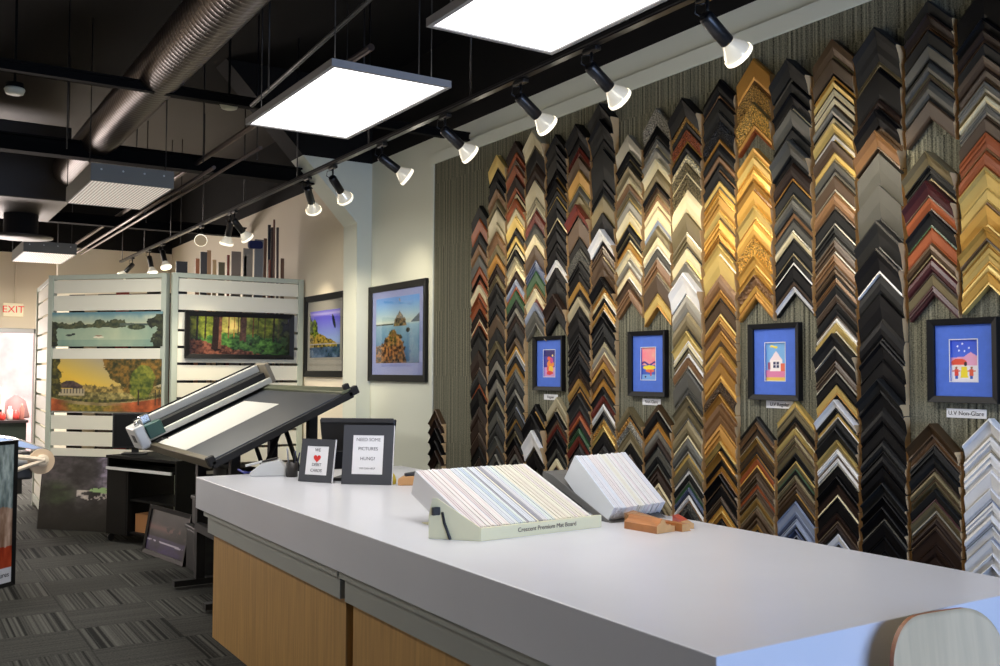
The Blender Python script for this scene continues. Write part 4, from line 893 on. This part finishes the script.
# screen on the desk
t = thing('computer_monitor', 'black flat monitor on the computer desk below the park print', 'monitor', (1.93, 9.22, .7705), -.36)
bm = Box(-.195, .195, -.02, .02, .055, .375); obj('screen_housing', bm, blackpl, t, bevel=.005)
obj('screen', Box(-.18, .18, -.0215, -.0205, .07, .36), mat('dark_screen', (14, 15, 17), .25), t)
obj('neck', Box(-.03, .03, .0, .03, .012, .12), blackpl, t); obj('base', Box(-.11, .11, -.07, .09, 0, .014), blackpl, t, bevel=.005)

# ------------------------------------------------------------------ tilted computer mat cutter
CY0, CY1 = 5.93, 7.76; CX0, CZ0 = 1.69, .975; TL = math.radians(25); CL = 1.02
t = thing('mat_cutter', 'large tilted mat cutting table with a rail carriage behind the counter', 'mat cutter', (2.1, (CY0 + CY1) / 2, 0))
LY = (CY1 - CY0) / 2
M = frameM((CX0 - 2.1, -LY, CZ0), (math.cos(TL), 0, math.sin(TL)), (0, 1, 0))     # x up the slope, y along, z normal (x cross y)
cutb = mat('charcoal_cutting_board', (62, 66, 72), .4); alum = mat('brushed_aluminium', (196, 196, 188), .6, .3); cutk = mat('cutter_black_metal', (13, 13, 14), .7)
bm = bmesh.new(); box(bm, .0, CL, 0, 2 * LY, -.05, -.004, M=M); obj('table_frame', bm, cutk, t, bevel=.004)
bm = bmesh.new(); box(bm, .03, CL - .03, .03, 2 * LY - .03, -.004, .004, M=M); obj('cutting_board', bm, cutb, t)
bm = bmesh.new(); box(bm, .035, .75, 2 * LY - 1.12, 2 * LY - .33, .0042, .0062, M=M); s_ = obj('slip_sheet', bm, mat('grey_white_board', (212, 212, 204), .6), t, label='pale board lying on the table')
bm = bmesh.new(); box(bm, -.012, .028, .052, 2 * LY + .01, -.05, .012, M=M); obj('lower_clamp_bar', bm, mat('bronze_clamp_metal', (112, 104, 86), .4, .6), t, bevel=.004, label='metal bar along the lower edge')
bm = bmesh.new(); box(bm, CL - .07, CL, 0, 2 * LY, -.0, .022, M=M); obj('upper_stop_bar', bm, mat('olive_metal', (118, 124, 100), .35, .6), t, bevel=.004)
bm = bmesh.new(); box(bm, -.02, .03, .00, .05, -.03, .03, M=M); obj('corner_bracket', bm, cutk, t, bevel=.006)
bm = bmesh.new(); box(bm, CL - .03, CL + .05, .0, .05, -.04, .015, M=M); box(bm, CL - .04, CL, .0, .04, .015, .055, M=M); obj('corner_bracket', bm, cutk, t, bevel=.006)
# raised rail assembly along the far edge
ry = 2 * LY - .12
bm = bmesh.new(); box(bm, .0, CL + .02, ry - .14, ry - .085, .03, .075, M=M); obj('lower_rail', bm, alum, t, bevel=.006, label='bright aluminium rail')
bm = bmesh.new(); box(bm, .0, CL + .02, ry + .06, ry + .13, .125, .185, M=M); obj('upper_rail', bm, alum, t, bevel=.006, label='bright aluminium rail')
bm = bmesh.new(); box(bm, .02, CL, ry - .085, ry + .06, .07, .125, M=M); obj('belt_channel', bm, cutk, t)
bm = bmesh.new(); box(bm, .0, CL + .02, ry + .132, ry + .145, .0, .195, M=M); obj('back_plate', bm, cutk, t)
hd = bmesh.new(); box(hd, -.075, .005, ry - .15, ry + .14, -.01, .17, M=M); hd = obj('cutting_head', hd, silv, t, bevel=.012, label='silver cutting head')
bm = bmesh.new(); box(bm, .006, .13, ry - .165, ry - .05, .045, .150, M=M); obj('circuit_cover', bm, mat('dark_green_plastic', (18, 72, 62), .4), hd, bevel=.006, label='dark green cover')
bm = bmesh.new(); box(bm, -.078, -.074, ry - .08, ry + .02, .05, .11, M=M); obj('display', bm, blackpl, hd)
bm = bmesh.new()
for q in (ry - .10,): lathe(bm, [(.018, 0), (.018, .03), (.01, .034)], M @ Vector((-.03, q, .17)), M.to_3x3() @ Vector((0, 0, 1)), 12)
obj('blade_knob', bm, steel, hd)
bm = bmesh.new(); box(bm, .03, .10, ry + .02, ry + .09, .125, .21, M=M); obj('blade_holder', bm, steel, hd, bevel=.006)
bm = bmesh.new(); box(bm, CL + .022, CL + .06, ry - .12, ry + .13, .02, .19, M=M); obj('rail_end_cap', bm, mat('beige_grey_plastic', (140, 132, 116), .5), t, bevel=.008)
bm = bmesh.new(); tube(bm, [M @ Vector((.03, ry - .2, .02)), M @ Vector((.05, ry - .28, .035)), M @ Vector((.10, ry - .30, .02))], .006); obj('hose', bm, blackpl, t)
# legs
for yy in (.25, 2 * LY - .80):
    b0 = M @ Vector((.22, yy, -.05)); b1 = M @ Vector((.80, yy, -.05))
    bm = bmesh.new(); box(bm, b0.x - .03, b0.x + .03, b0.y - .03, b0.y + .03, .06, b0.z + .012); obj('leg', bm, cutk, t)
    bm = bmesh.new(); box(bm, b1.x - .03, b1.x + .03, b1.y - .03, b1.y + .03, .06, b1.z + .012); obj('leg', bm, cutk, t)
    bm = bmesh.new(); box(bm, b0.x - .18, b1.x + .12, b0.y - .035, b0.y + .035, .02, .06); obj('foot', bm, cutk, t)
    bm = bmesh.new(); rod(bm, (b1.x, b1.y, .62), (b0.x + .34, b0.y, b0.z + .12), .016); obj('brace', bm, cutk, t)
    bm = bmesh.new(); rod(bm, (b0.x, b0.y, .45), (b0.x + .30, b0.y, b0.z + .10), .014); obj('brace', bm, cutk, t)
bm = bmesh.new(); box(bm, (M @ Vector((.22, 0, 0))).x - .02, (M @ Vector((.22, 0, 0))).x + .02, -LY + .28, LY - .83, .40, .46); obj('cross_beam', bm, cutk, t)
bm = bmesh.new(); box(bm, -.12, .10, -.26, .06, .62, .86); obj('control_box', bm, cutk, t, bevel=.01, label='black control box')
bm = bmesh.new(); tube(bm, [(-.15, -LY + .22, .84), (-.22, -LY + .10, .70), (-.18, -LY + .14, .50), (-.10, -LY + .3, .42)], .007); obj('cable', bm, blackpl, t)
# black swivel chair behind the counter under the cutter
t = thing('office_chair', 'black padded office chair under the tilted mat cutter', 'chair', (2.98, 7.05, 0), math.radians(160))
fab = mat('black_fabric', (22, 22, 25), .9, bump=('n', 60, .3))
obj('backrest', Box(-.21, .21, .18, .25, .60, .98), fab, t, bevel=.04)
obj('seat', Box(-.22, .22, -.22, .20, .46, .53), fab, t, bevel=.03)
bm = bmesh.new(); lathe(bm, [(.025, .08), (.025, .46)], (0, 0, 0), (0, 0, 1), 12); obj('gas_column', bm, blackpl, t)
for i in range(5):
    a = 2 * PI * i / 5; bm = bmesh.new(); rod(bm, (0, 0, .10), (.27 * math.cos(a), .27 * math.sin(a), .065), .016); obj('leg', bm, blackpl, t)
    bm = bmesh.new(); lathe(bm, [(.025, -.02), (.028, 0), (.025, .02)], (.27 * math.cos(a), .27 * math.sin(a), .0285), (math.sin(a), -math.cos(a), 0), 12); obj('castor', bm, blackpl, t)
bm = bmesh.new(); rod(bm, (0, .2, .50), (0, .23, .68), .014); obj('back_support', bm, blackpl, t)

# leaning dark prints at the foot of the cutter
def dusk(X, Y):
    n = fbm(X, Y, 81, 6, 5); C = mixc(A3(10, 10, 13), A3(40, 38, 44), n + (Y - .5) * .6) + 0
    C = mixc(C, A3(100, 66, 66), np.exp(-((Y - .58) / .09) ** 2) * (n > .48) * .8); C = mixc(C, A3(66, 52, 104), (Y < .36) * n); put(C, (np.abs(Y - .27 + .02 * X) < .018) & (n > .45), (170, 165, 180)); return C
p0 = Vector((1.87, 8.52, .001)); p1 = Vector((2.00, 7.70, .001)); d = (p1 - p0); wd = d.length; d.normalize(); nrm = Vector((-d.y, d.x, 0))
t = thing('framed_photograph', 'dark dusk photograph leaning on the floor before the computer desk', 'picture', (p0 + p1) / 2, math.atan2(d.y, d.x))
M = frameM((0, 0, 0), (1, 0, 0), (0, .17, 1)); hh_ = .40
bm = bmesh.new(); rect_ring(bm, wd, hh_, .035, -.005, .02, M @ Matrix.Translation((0, hh_ / 2, 0))); obj('frame', bm, blackframe, t)
painting('photograph', dusk, wd - .06, hh_ - .06, 110, 60, M @ Matrix.Translation((0, hh_ / 2, .004)), t, rough=.4)
bm = bmesh.new(); box(bm, -wd / 2 + .01, wd / 2 - .01, .01, hh_ - .01, -.006, .003, M=M); obj('backing', bm, blackframe, t)
def mottled(X, Y):
    n = fbm(X, Y, 91, 6, 6); return mixc(A3(26, 24, 30), A3(62, 66, 60), n) + 0
t = thing('canvas_print', 'dark mottled print standing on the carpet just past the counter end', 'picture', (2.32, 7.30, .001))
bm = bmesh.new(); box(bm, -.33, .2, 0, .03, 0, .31); obj('stretcher', bm, blackframe, t)
painting('canvas', mottled, .53, .31, 40, 24, frameM((-.065, -.001, .155), (1, 0, 0), (0, 0, 1)), t)
# black storage boxes stacked by the cutter foot
for i, (x, y, z, a, b, c, lb) in enumerate(((2.15, 7.52, .001, .30, .30, .34, 'lowest black crate stacked beside the cutter legs'), (2.17, 7.53, .342, .26, .28, .22, 'middle black crate stacked beside the cutter legs'), (2.18, 7.54, .563, .22, .24, .18, 'topmost black crate stacked beside the cutter legs'))):
    bm = bmesh.new(); box(bm, -a / 2, a / 2, -b / 2, b / 2, 0, c - .03); box(bm, -a / 2 - .01, a / 2 + .01, -b / 2 - .01, b / 2 + .01, c - .03, c)
    tag(obj('storage_crate', bm, mat('black_crate', (28, 28, 30), .5), loc=(x, y, z), bevel=.008), lb, 'crate', 'black crates by the cutter')

# ------------------------------------------------------------------ left foreground: poster on a stand and laminator behind
def poster(X, Y):
    n = fbm(X * .5, Y, 101, 6, 8); n2 = fbm(X, Y * .3, 102, 6, 24)
    C = mixc(A3(80, 96, 96), A3(200, 214, 212), (n2 - .3) * 2.0) + 0
    low = Y < .5 + .1 * n; C = np.where(low[..., None], mixc(A3(120, 90, 70), A3(226, 200, 180), (n2 - .2) * 1.4), C)
    red = (Y < .22 + .08 * n); C = np.where(red[..., None], mixc(A3(110, 30, 20), A3(210, 90, 50), n2), C); C[Y < .11] = (212, 214, 220); return C
t = thing('poster_display', 'black framed waterfall poster standing on the carpet at the left edge', 'poster', (.50, 7.44, 0), .72)
bm = bmesh.new(); rect_ring(bm, .80, 1.03, .028, -.012, .014, frameM((0, 0, .515), (1, 0, 0), (0, 0, 1))); obj('frame', bm, blackframe, t)
painting('poster', poster, .75, .98, 90, 150, frameM((0, -.003, .515), (1, 0, 0), (0, 0, 1)), t, rough=.2)
obj('backing', Box(-.39, .39, -.002, .010, .01, 1.02), blackframe, t)
text('lettering', 'pictures', .05, frameM((.27, -.004, .085), (1, 0, 0), (0, 0, 1)), ink, t)
for sx in (-1, 1):
    bm = bmesh.new(); prism(bm, [(.012, 0), (.26, 0), (.26, .02), (.03, .24), (.012, .24)], (sx * .37 - .012, sx * .37 + .012), 'x'); obj('foot', bm, blackframe, t)
# roll machine
t = thing('roll_laminator', 'roll laminator with a beige round end behind the poster', 'laminator', (.85, 8.9, 0))
bei = mat('beige_plastic', (214, 190, 160), .5); greyp = mat('pale_grey_plastic', (170, 172, 172), .4)
bm = bmesh.new(); lathe(bm, [(.045, 0), (.05, .01), (.05, .3), (.045, .65)], (.20, .0, .775), (-1, 0, .0), 32); 
for v in bm.verts: pass
obj('roller', bm, greyp, t)
bm = bmesh.new(); lathe(bm, [(.02, .0), (.09, .0), (.105, .008), (.105, .03), (.02, .03)], (.245, -.085, .775), (.25, -1, 0), 36)
for f in bm.faces: f.smooth = False
obj('end_disc', bm, bei, t, label='beige round end')
bm = bmesh.new()
for zz in (.845, .655): 
    a = Vector((.27, -.15, .79)); b = Vector((-.25, -.12, zz + (.03 if zz > .8 else -.05)))
    rod(bm, a, b, .02, 8)
lathe(bm, [(.05, 0), (.05, .03), (.03, .04)], (.25, -.12, .785), (.25, -1, 0), 20)
for f in bm.faces: f.smooth = False
obj('side_arm', bm, mat('cream_plastic', (226, 210, 186), .5), t, label='cream forked arm')
bm = bmesh.new(); prism(bm, [(-.30, .98), (-.30, 1.03), (.10, .95), (.32, .86), (.32, .84)], (-.02, .40), 'y'); obj('feed_tray', bm, mat('grey_metal_tray', (176, 180, 186), .25, .7), t, bevel=.005)
obj('body', Box(-.45, .20, .0, .40, .62, .84), mat('dark_grey_case', (60, 60, 60), .5), t, bevel=.02)
for sx in (-.40, -.12):
    bm = bmesh.new(); box(bm, sx, sx + .05, .05, .35, .0, .62); obj('leg', bm, blackpl, t)

# ------------------------------------------------------------------ work table and clutter at the far window
t = thing('work_table', 'dark table before the far window behind the poster', 'table', (.9, 13.6, 0))
obj('tabletop', Box(-1.1, .60, -.35, .35, .88, .91), mat('dark_table', (54, 44, 46), .5), t)
for a in (-1.05, .50):
    for b in (-.3, .25): obj('leg', Box(a, a + .05, b, b + .05, 0, .88), blackpl, t)
obj('modesty_panel', Box(.02, .58, -.33, -.31, .35, .8795), mat('dark_green_panel', (44, 54, 46), .6), t)
t = thing('printer', 'white office printer on the dark table at the far window', 'printer', (1.12, 13.65, .911))
obj('body', Box(-.36, .13, -.2, .2, 0, .40), mat('off_white_plastic', (226, 222, 214), .5), t, bevel=.02)
obj('window_panel', Box(-.20, .08, -.203, -.2, .20, .33), mat('green_tinted_panel', (150, 160, 140), .3), t); obj('slot', Box(-.25, .10, -.204, -.2, .10, .13), blackpl, t)
bm = bmesh.new()
for i in range(6): box(bm, -.22 + i * .05, -.20 + i * .05, -.205, -.2, .345, .375)
obj('vent', bm, mat('vent_grey', (150, 145, 138), .5), t)
for x, y, hgt, r, c, lb in ((1.22, 13.42, .10, .04, (214, 60, 50), 'red pot on the dark table left of the white bottle'), (1.31, 13.45, .17, .035, (232, 228, 222), 'white bottle on the dark table'), (1.38, 13.5, .12, .05, (206, 70, 66), 'red pot right of the white bottle'), (1.44, 13.4, .20, .028, (190, 120, 110), 'pink bottle at the table end'), (.98, 13.35, .06, .06, (190, 40, 34), 'low red dish at the table front')):
    bm = bmesh.new(); lathe(bm, [(r * .9, 0), (r, .01), (r, hgt * .7), (r * .45, hgt * .85), (r * .45, hgt)], (0, 0, 0), (0, 0, 1), 14)
    tag(obj('container', bm, mat('pot_%d' % c[1], c, .4), loc=(x, y, .911)), lb, 'container', 'pots and bottles on the far table')
bm = bmesh.new(); lathe(bm, [(.16, 0), (.17, .02), (.12, .22), (.02, .30)], (0, 0, 0), (0, 0, 1), 20); tag(obj('lampshade', bm, mat('mauve_shade', (150, 110, 112), .7), loc=(1.42, 13.95, .911)), 'mauve rounded shade at the back of the far table', 'shade')
# exit sign on the far wall
t = thing('exit_sign', 'white exit sign with red letters high on the far wall', 'sign', (1.565, YF, 2.33))
obj('housing', Box(-.135, .135, -.05, -.001, 0, .20), mat('exit_sign_white', (236, 226, 196), .5, emit=((255, 236, 196), .25)), t, bevel=.006)
text('lettering', 'EXIT', .145, frameM((0, -.0515, .105), (1, 0, 0), (0, 0, 1)), mat('exit_red', (214, 40, 30), .5, emit=((230, 40, 30), .3)), t, label='red letters')
bm = bmesh.new(); rod(bm, (.02, -.02, .21), (.02, -.02, .95), .008); obj('conduit', bm, tanp, t)

# ------------------------------------------------------------------ ceiling: light panels, track lights, duct, diffusers, pipes
diff = mat('panel_diffuser', (255, 255, 255), .6, emit=((255, 253, 250), 3.0)); pf = mat('panel_frame', (150, 148, 146), .5)
for x0, y0, y1, lb in ((1.63, 3.95, 5.17, 'bright ceiling light panel, the farther of the two'), (1.755, 2.06, 3.30, 'bright ceiling light panel nearest the camera'), (-1.205, 3.95, 5.17, 'nearer ceiling light panel added unseen over the left aisle'), (-1.205, 7.39, 8.61, 'farther ceiling light panel added unseen over the left aisle')):  # last two panels are added out of view to brighten the room
    xc, yc = x0 + .305, (y0 + y1) / 2
    t = thing('ceiling_light', lb, 'ceiling light', (xc, yc, 2.90), 0, 'ceiling light panels')
    L_ = (y1 - y0) / 2; bm = bmesh.new(); rect_ring(bm, .61, 2 * L_, .020, -.012, .022, bev=-.0); obj('frame', bm, pf, t)
    bm = bmesh.new(); box(bm, -.288, .288, -L_ + .018, L_ - .018, -.006, .004); obj('diffuser', bm, diff, t)
    obj('housing', Box(-.22, .22, -L_ + .12, L_ - .12, .0225, .06), blackp, t)
    for a in (-.25, .25):
        for b in (-L_ + .1, L_ - .1):
            bm = bmesh.new(); rod(bm, (a, b, .02), (a, b, 1.2), .003, 5); obj('suspension_wire', bm, blackpl, t)
trk = mat('track_black', (20, 20, 22), .35)
t = thing('track_rail', 'long black lighting track hung along the sample wall', 'track', (2.615, 8.0, 3.0))
obj('rail', Box(-.018, .018, -6.6, 5.6, -.015, .012), trk, t)
obj('conductor_strip', Box(-.0195, -.0185, -6.6, 5.6, -.008, -.002), mat('dull_aluminium', (120, 118, 116), .35, .8), t)
bm = bmesh.new()
for b in np.arange(-6.2, 5.6, 1.3): rod(bm, (0, b, .012), (0, b, 1.1), .005, 6)
obj('suspension_rod', bm, trk, t)
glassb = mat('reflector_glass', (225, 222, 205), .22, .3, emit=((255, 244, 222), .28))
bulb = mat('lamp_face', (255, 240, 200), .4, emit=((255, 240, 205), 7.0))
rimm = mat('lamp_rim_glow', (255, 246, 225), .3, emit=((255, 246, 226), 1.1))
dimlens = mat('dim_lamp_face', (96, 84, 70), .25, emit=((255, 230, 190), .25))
def track_light(y, d, lab, power, spot=math.radians(54), L0=.125, x=2.625):
    t = thing('track_light', lab, 'spotlight', (x, y, 2.985), 0, 'spotlights on the ceiling track')
    d = Vector(d).normalized()
    bm = bmesh.new(); box(bm, -.016, .016, -.05, .05, -.022, -.001); obj('adapter', bm, trk, t, bevel=.004)
    piv = Vector((0, 0, -.092))
    bm = bmesh.new(); rod(bm, (0, 0, -.02), piv, .007); tube(bm, [(0, .0, -.03), (-.03, .03, -.035), (-.035, .03, -.07), piv + d * .015], .003, 6); obj('yoke', bm, trk, t)
    bm = bmesh.new(); lathe(bm, [(.020, -.02), (.027, -.012), (.029, .0), (.029, L0), (.026, L0 + .004)], piv, d, 20); obj('barrel', bm, trk, t)
    a = piv + d * (L0 + .004)
    bm = bmesh.new(); lathe(bm, [(.026, 0), (.034, .014), (.052, .045), (.060, .068), (.060, .076), (.056, .080)], a, d, 28, closed=False); bl = obj('bulb', bm, glassb, t, label='ribbed glass reflector bulb')
    bm = bmesh.new(); lathe(bm, [(.0001, .078), (.030, .079), (.056, .074)], a, d, 28, closed=False); obj('lens', bm, bulb if power > 5 else dimlens, bl, label='glowing lens' if power > 5 else 'dim lens')
    bm = bmesh.new(); lathe(bm, [(.0605, .062), (.0615, .070), (.0612, .078), (.057, .0815)], a, d, 28, closed=False); obj('rim', bm, rimm, bl, label='glowing glass rim')
    if power:
        l = bpy.data.lights.new('spot_beam', 'SPOT'); l.energy = power; l.color = (1.0, .86, .62); l.spot_size = spot; l.spot_blend = 1.0; l.shadow_soft_size = .045
        o = bpy.data.objects.new('spot_beam', l); COL.objects.link(o); o.parent = t; o.location = a + d * .10; o.rotation_euler = d.to_track_quat('-Z', 'Y').to_euler()
    if power and y < 7:
        l = bpy.data.lights.new('spill_light', 'POINT'); l.energy = 1.4; l.color = (1.0, .9, .74); l.shadow_soft_size = .04
        o = bpy.data.objects.new('spill_light', l); COL.objects.link(o); o.parent = t; o.location = a + d * .135
    return t
TW = .80
for i, (y, d, pw) in enumerate([(2.64, (.80, -.03, -.56), 44), (3.36, (.80, 0, -.56), 38), (3.93, (.80, 0, -.56), 35), (4.70, (.80, -.05, -.58), 34), (5.52, (.78, -.15, -.52), 32),
                                (6.32, (.74, .50, -.62), 40), (6.80, (.60, .75, -.80), 80), (8.60, (.70, .20, -.75), 70), (8.72, (-.05, .30, -.75), 90), (9.68, (-.25, -.8, -.35), 3), (11.3, (.1, -.3, -.7), 12), (11.95, (.1, -.2, -.7), 12), (12.9, (-.4, .2, -.5), 0)]):
    lab = ['black track spotlight nearest the camera', 'second black track spotlight from the camera', 'third black track spotlight from the camera, over the middle of the samples', 'fourth black track spotlight from the camera', 'fifth black track spotlight, before the islet photograph',
           'track spotlight just right of the sloping white beam', 'track spotlight over the sloping white beam', 'right one of the paired spotlights over the stored mouldings', 'left one of the paired spotlights over the stored mouldings',
           'spotlight turned back towards the camera above the forest panel', 'near one of two glowing spotlights above the lake panel', 'far one of two glowing spotlights above the lake panel', 'farthest unlit spotlight on the track'][i]
    track_light(y, d, lab, pw)

# spiral duct
ductm = mat('galvanised_spiral_duct', (84, 74, 68), .34, .8)
bm = bmesh.new(); pr = []; tt = 0; 
while tt < 7.8:
    pr += [(.144, tt), (.144, tt + .036), (.1453, tt + .040), (.1453, tt + .044), (.144, tt + .048)]; tt += .05
lathe(bm, pr, (1.36, 1.6, 3.36), (0, 1, 0), 28)
tag(obj('air_duct', bm, ductm), 'round spiral metal air duct running along the ceiling', 'duct')
t = thing('air_handler', 'boxy metal air handling unit where the round duct ends', 'air handler', (0.85, 10.2, 2.95))
gm = mat('galvanised_sheet', (62, 57, 53), .5, .4)
obj('housing', Box(-.45, .55, -.55, .9, .15, .85), gm, t, bevel=.01)
bm = bmesh.new(); lathe(bm, [(.16, 0), (.16, .2), (.30, .22), (.30, .235), (.05, .24)], (.25, .5, .15), (0, 0, -1), 24); obj('round_diffuser', bm, mat('dark_diffuser', (40, 38, 38), .5), t)
# perforated ceiling fixtures
perf = bpy.data.materials.new('perforated_grille_added_glow'); perf.use_nodes = True; nt = perf.node_tree; b_ = nt.nodes['Principled BSDF']
tc = nt.nodes.new('ShaderNodeTexCoord'); vo = nt.nodes.new('ShaderNodeTexVoronoi'); vo.inputs['Scale'].default_value = 42; vo.inputs['Randomness'].default_value = 0
nt.links.new(tc.outputs['Object'], vo.inputs['Vector']); cr = nt.nodes.new('ShaderNodeValToRGB'); nt.links.new(vo.outputs['Distance'], cr.inputs[0])
cr.color_ramp.elements[0].position = .28; cr.color_ramp.elements[0].color = srgb((120, 112, 104)); cr.color_ramp.elements[1].position = .40; cr.color_ramp.elements[1].color = srgb((224, 214, 204))
nt.links.new(cr.outputs[0], b_.inputs['Base Color']); b_.inputs['Roughness'].default_value = .6
nt.links.new(cr.outputs[0], b_.inputs['Emission Color']); b_.inputs['Emission Strength'].default_value = .55  # added glow imitates daylight reflected off the grille
for (xa, xb, ya, yb, lb) in ((1.20, 1.785, 7.37, 8.50, 'perforated white ceiling fixture nearest the round duct'), (1.29, 1.86, 12.25, 13.45, 'perforated white ceiling fixture near the far window')):
    t = thing('ceiling_fixture', lb, 'ceiling fixture', ((xa + xb) / 2, (ya + yb) / 2, 2.90), 0, 'perforated ceiling fixtures')
    hx, hy = (xb - xa) / 2, (yb - ya) / 2
    bm = bmesh.new(); rect_ring(bm, 2 * hx, 2 * hy, .012, 0, .13, bev=0); box(bm, -hx + .01, hx - .01, -hy + .01, hy - .01, .11, .128); obj('casing', bm, mat('grey_casing', (112, 112, 106), .5), t)
    obj('grille', Box(-hx + .012, hx - .012, -hy + .012, hy - .012, .002, .008), perf, t)
    bm = bmesh.new()
    for a in (-.22, -.07, .08, .22): lathe(bm, [(.008, 0), (.006, .004)], (a, -hy, .09), (0, -1, 0), 8)
    obj('bolt', bm, silv, t)
    for a in (-hx + .002, hx - .05):
        for b in (-hy + .05, hy - .05):
            bm = bmesh.new(); rod(bm, (a, b, .13), (a, b, 1.2), .004, 5); obj('hanger', bm, blackpl, t)
# beams and pipes
bk = mat('black_steel', (11, 11, 11), .85, spec=.1)
for y, z, hh2, dd, lb in ((6.0, 3.22, .05, .05, 'slim black beam crossing under the round duct'), (8.02, 3.18, .12, .13, 'deep black beam crossing beyond the round duct beam'), (11.2, 3.12, .10, .12, 'far black beam crossing the ceiling')):
    bm = bmesh.new(); box(bm, -2.9, 3.55, y - dd / 2, y + dd / 2, z, z + .012); box(bm, -2.9, 3.55, y - .008, y + .008, z + .012, z + hh2); box(bm, -2.9, 3.55, y - dd / 2, y + dd / 2, z + hh2, z + hh2 + .012)
    tag(obj('ceiling_beam', bm, bk), lb, 'beam', 'black beams under the ceiling')
pipem = mat('dull_conduit', (110, 98, 92), .35, .7)
for x, z, y0, y1, r, lb in ((1.98, 3.02, 7.0, 13.2, .014, 'thin metal conduit left of the pair above the fixtures'), (2.06, 3.02, 6.2, 13.2, .012, 'thin metal conduit right of the pair above the fixtures'), (2.12, 3.25, 4.6, 14.0, .02, 'metal pipe running along the ceiling behind the light panel')):
    bm = bmesh.new(); rod(bm, (x, y0, z), (x, y1, z), r, 10); tag(obj('ceiling_conduit', bm, pipem), lb, 'pipe', 'conduits along the ceiling')
bm = bmesh.new(); rod(bm, (1.72, 5.35, 3.05), (2.10, 3.6, 3.55), .012, 8); tag(obj('ceiling_conduit', bm, mat('grey_conduit', (88, 88, 86), .4, .4)), 'slanting grey conduit above the farther light panel', 'pipe')
bm = bmesh.new()
for x, y in ((1.9, 7.0), (2.2, 6.7), (1.0, 7.1), (1.7, 5.0), (2.3, 4.4), (2.35, 5.2), (2.3, 3.6), (2.2, 10.2), (2.7, 10.8), (2.9, 11.6)):
    rod(bm, (x, y, 3.05), (x, y, 4.1), .005, 5)
tag(obj('hanger_wire', bm, blackpl), 'thin black hanger wires dropping from the dark ceiling', 'wires', kind='stuff')
for x, y, lb in ((.62, 6.55, 'white smoke detector at the upper left of the ceiling'), (1.83, 6.15, 'white smoke detector on the ceiling between duct and conduits')):
    t = thing('smoke_detector', lb, 'smoke detector', (x, y, 3.27), 0, 'smoke detectors')
    bm = bmesh.new(); lathe(bm, [(.055, 0), (.06, .01), (.05, .035), (.03, .042)], (0, 0, 0), (0, 0, -1), 20); obj('sensor', bm, mat('sensor_white', (176, 176, 156), .5), t)
    bm = bmesh.new(); lathe(bm, [(.05, 0), (.05, .03)], (0, 0, 0), (0, 0, 1), 16); rod(bm, (0, 0, .03), (0, 0, .83), .008, 6); obj('mount', bm, bk, t)
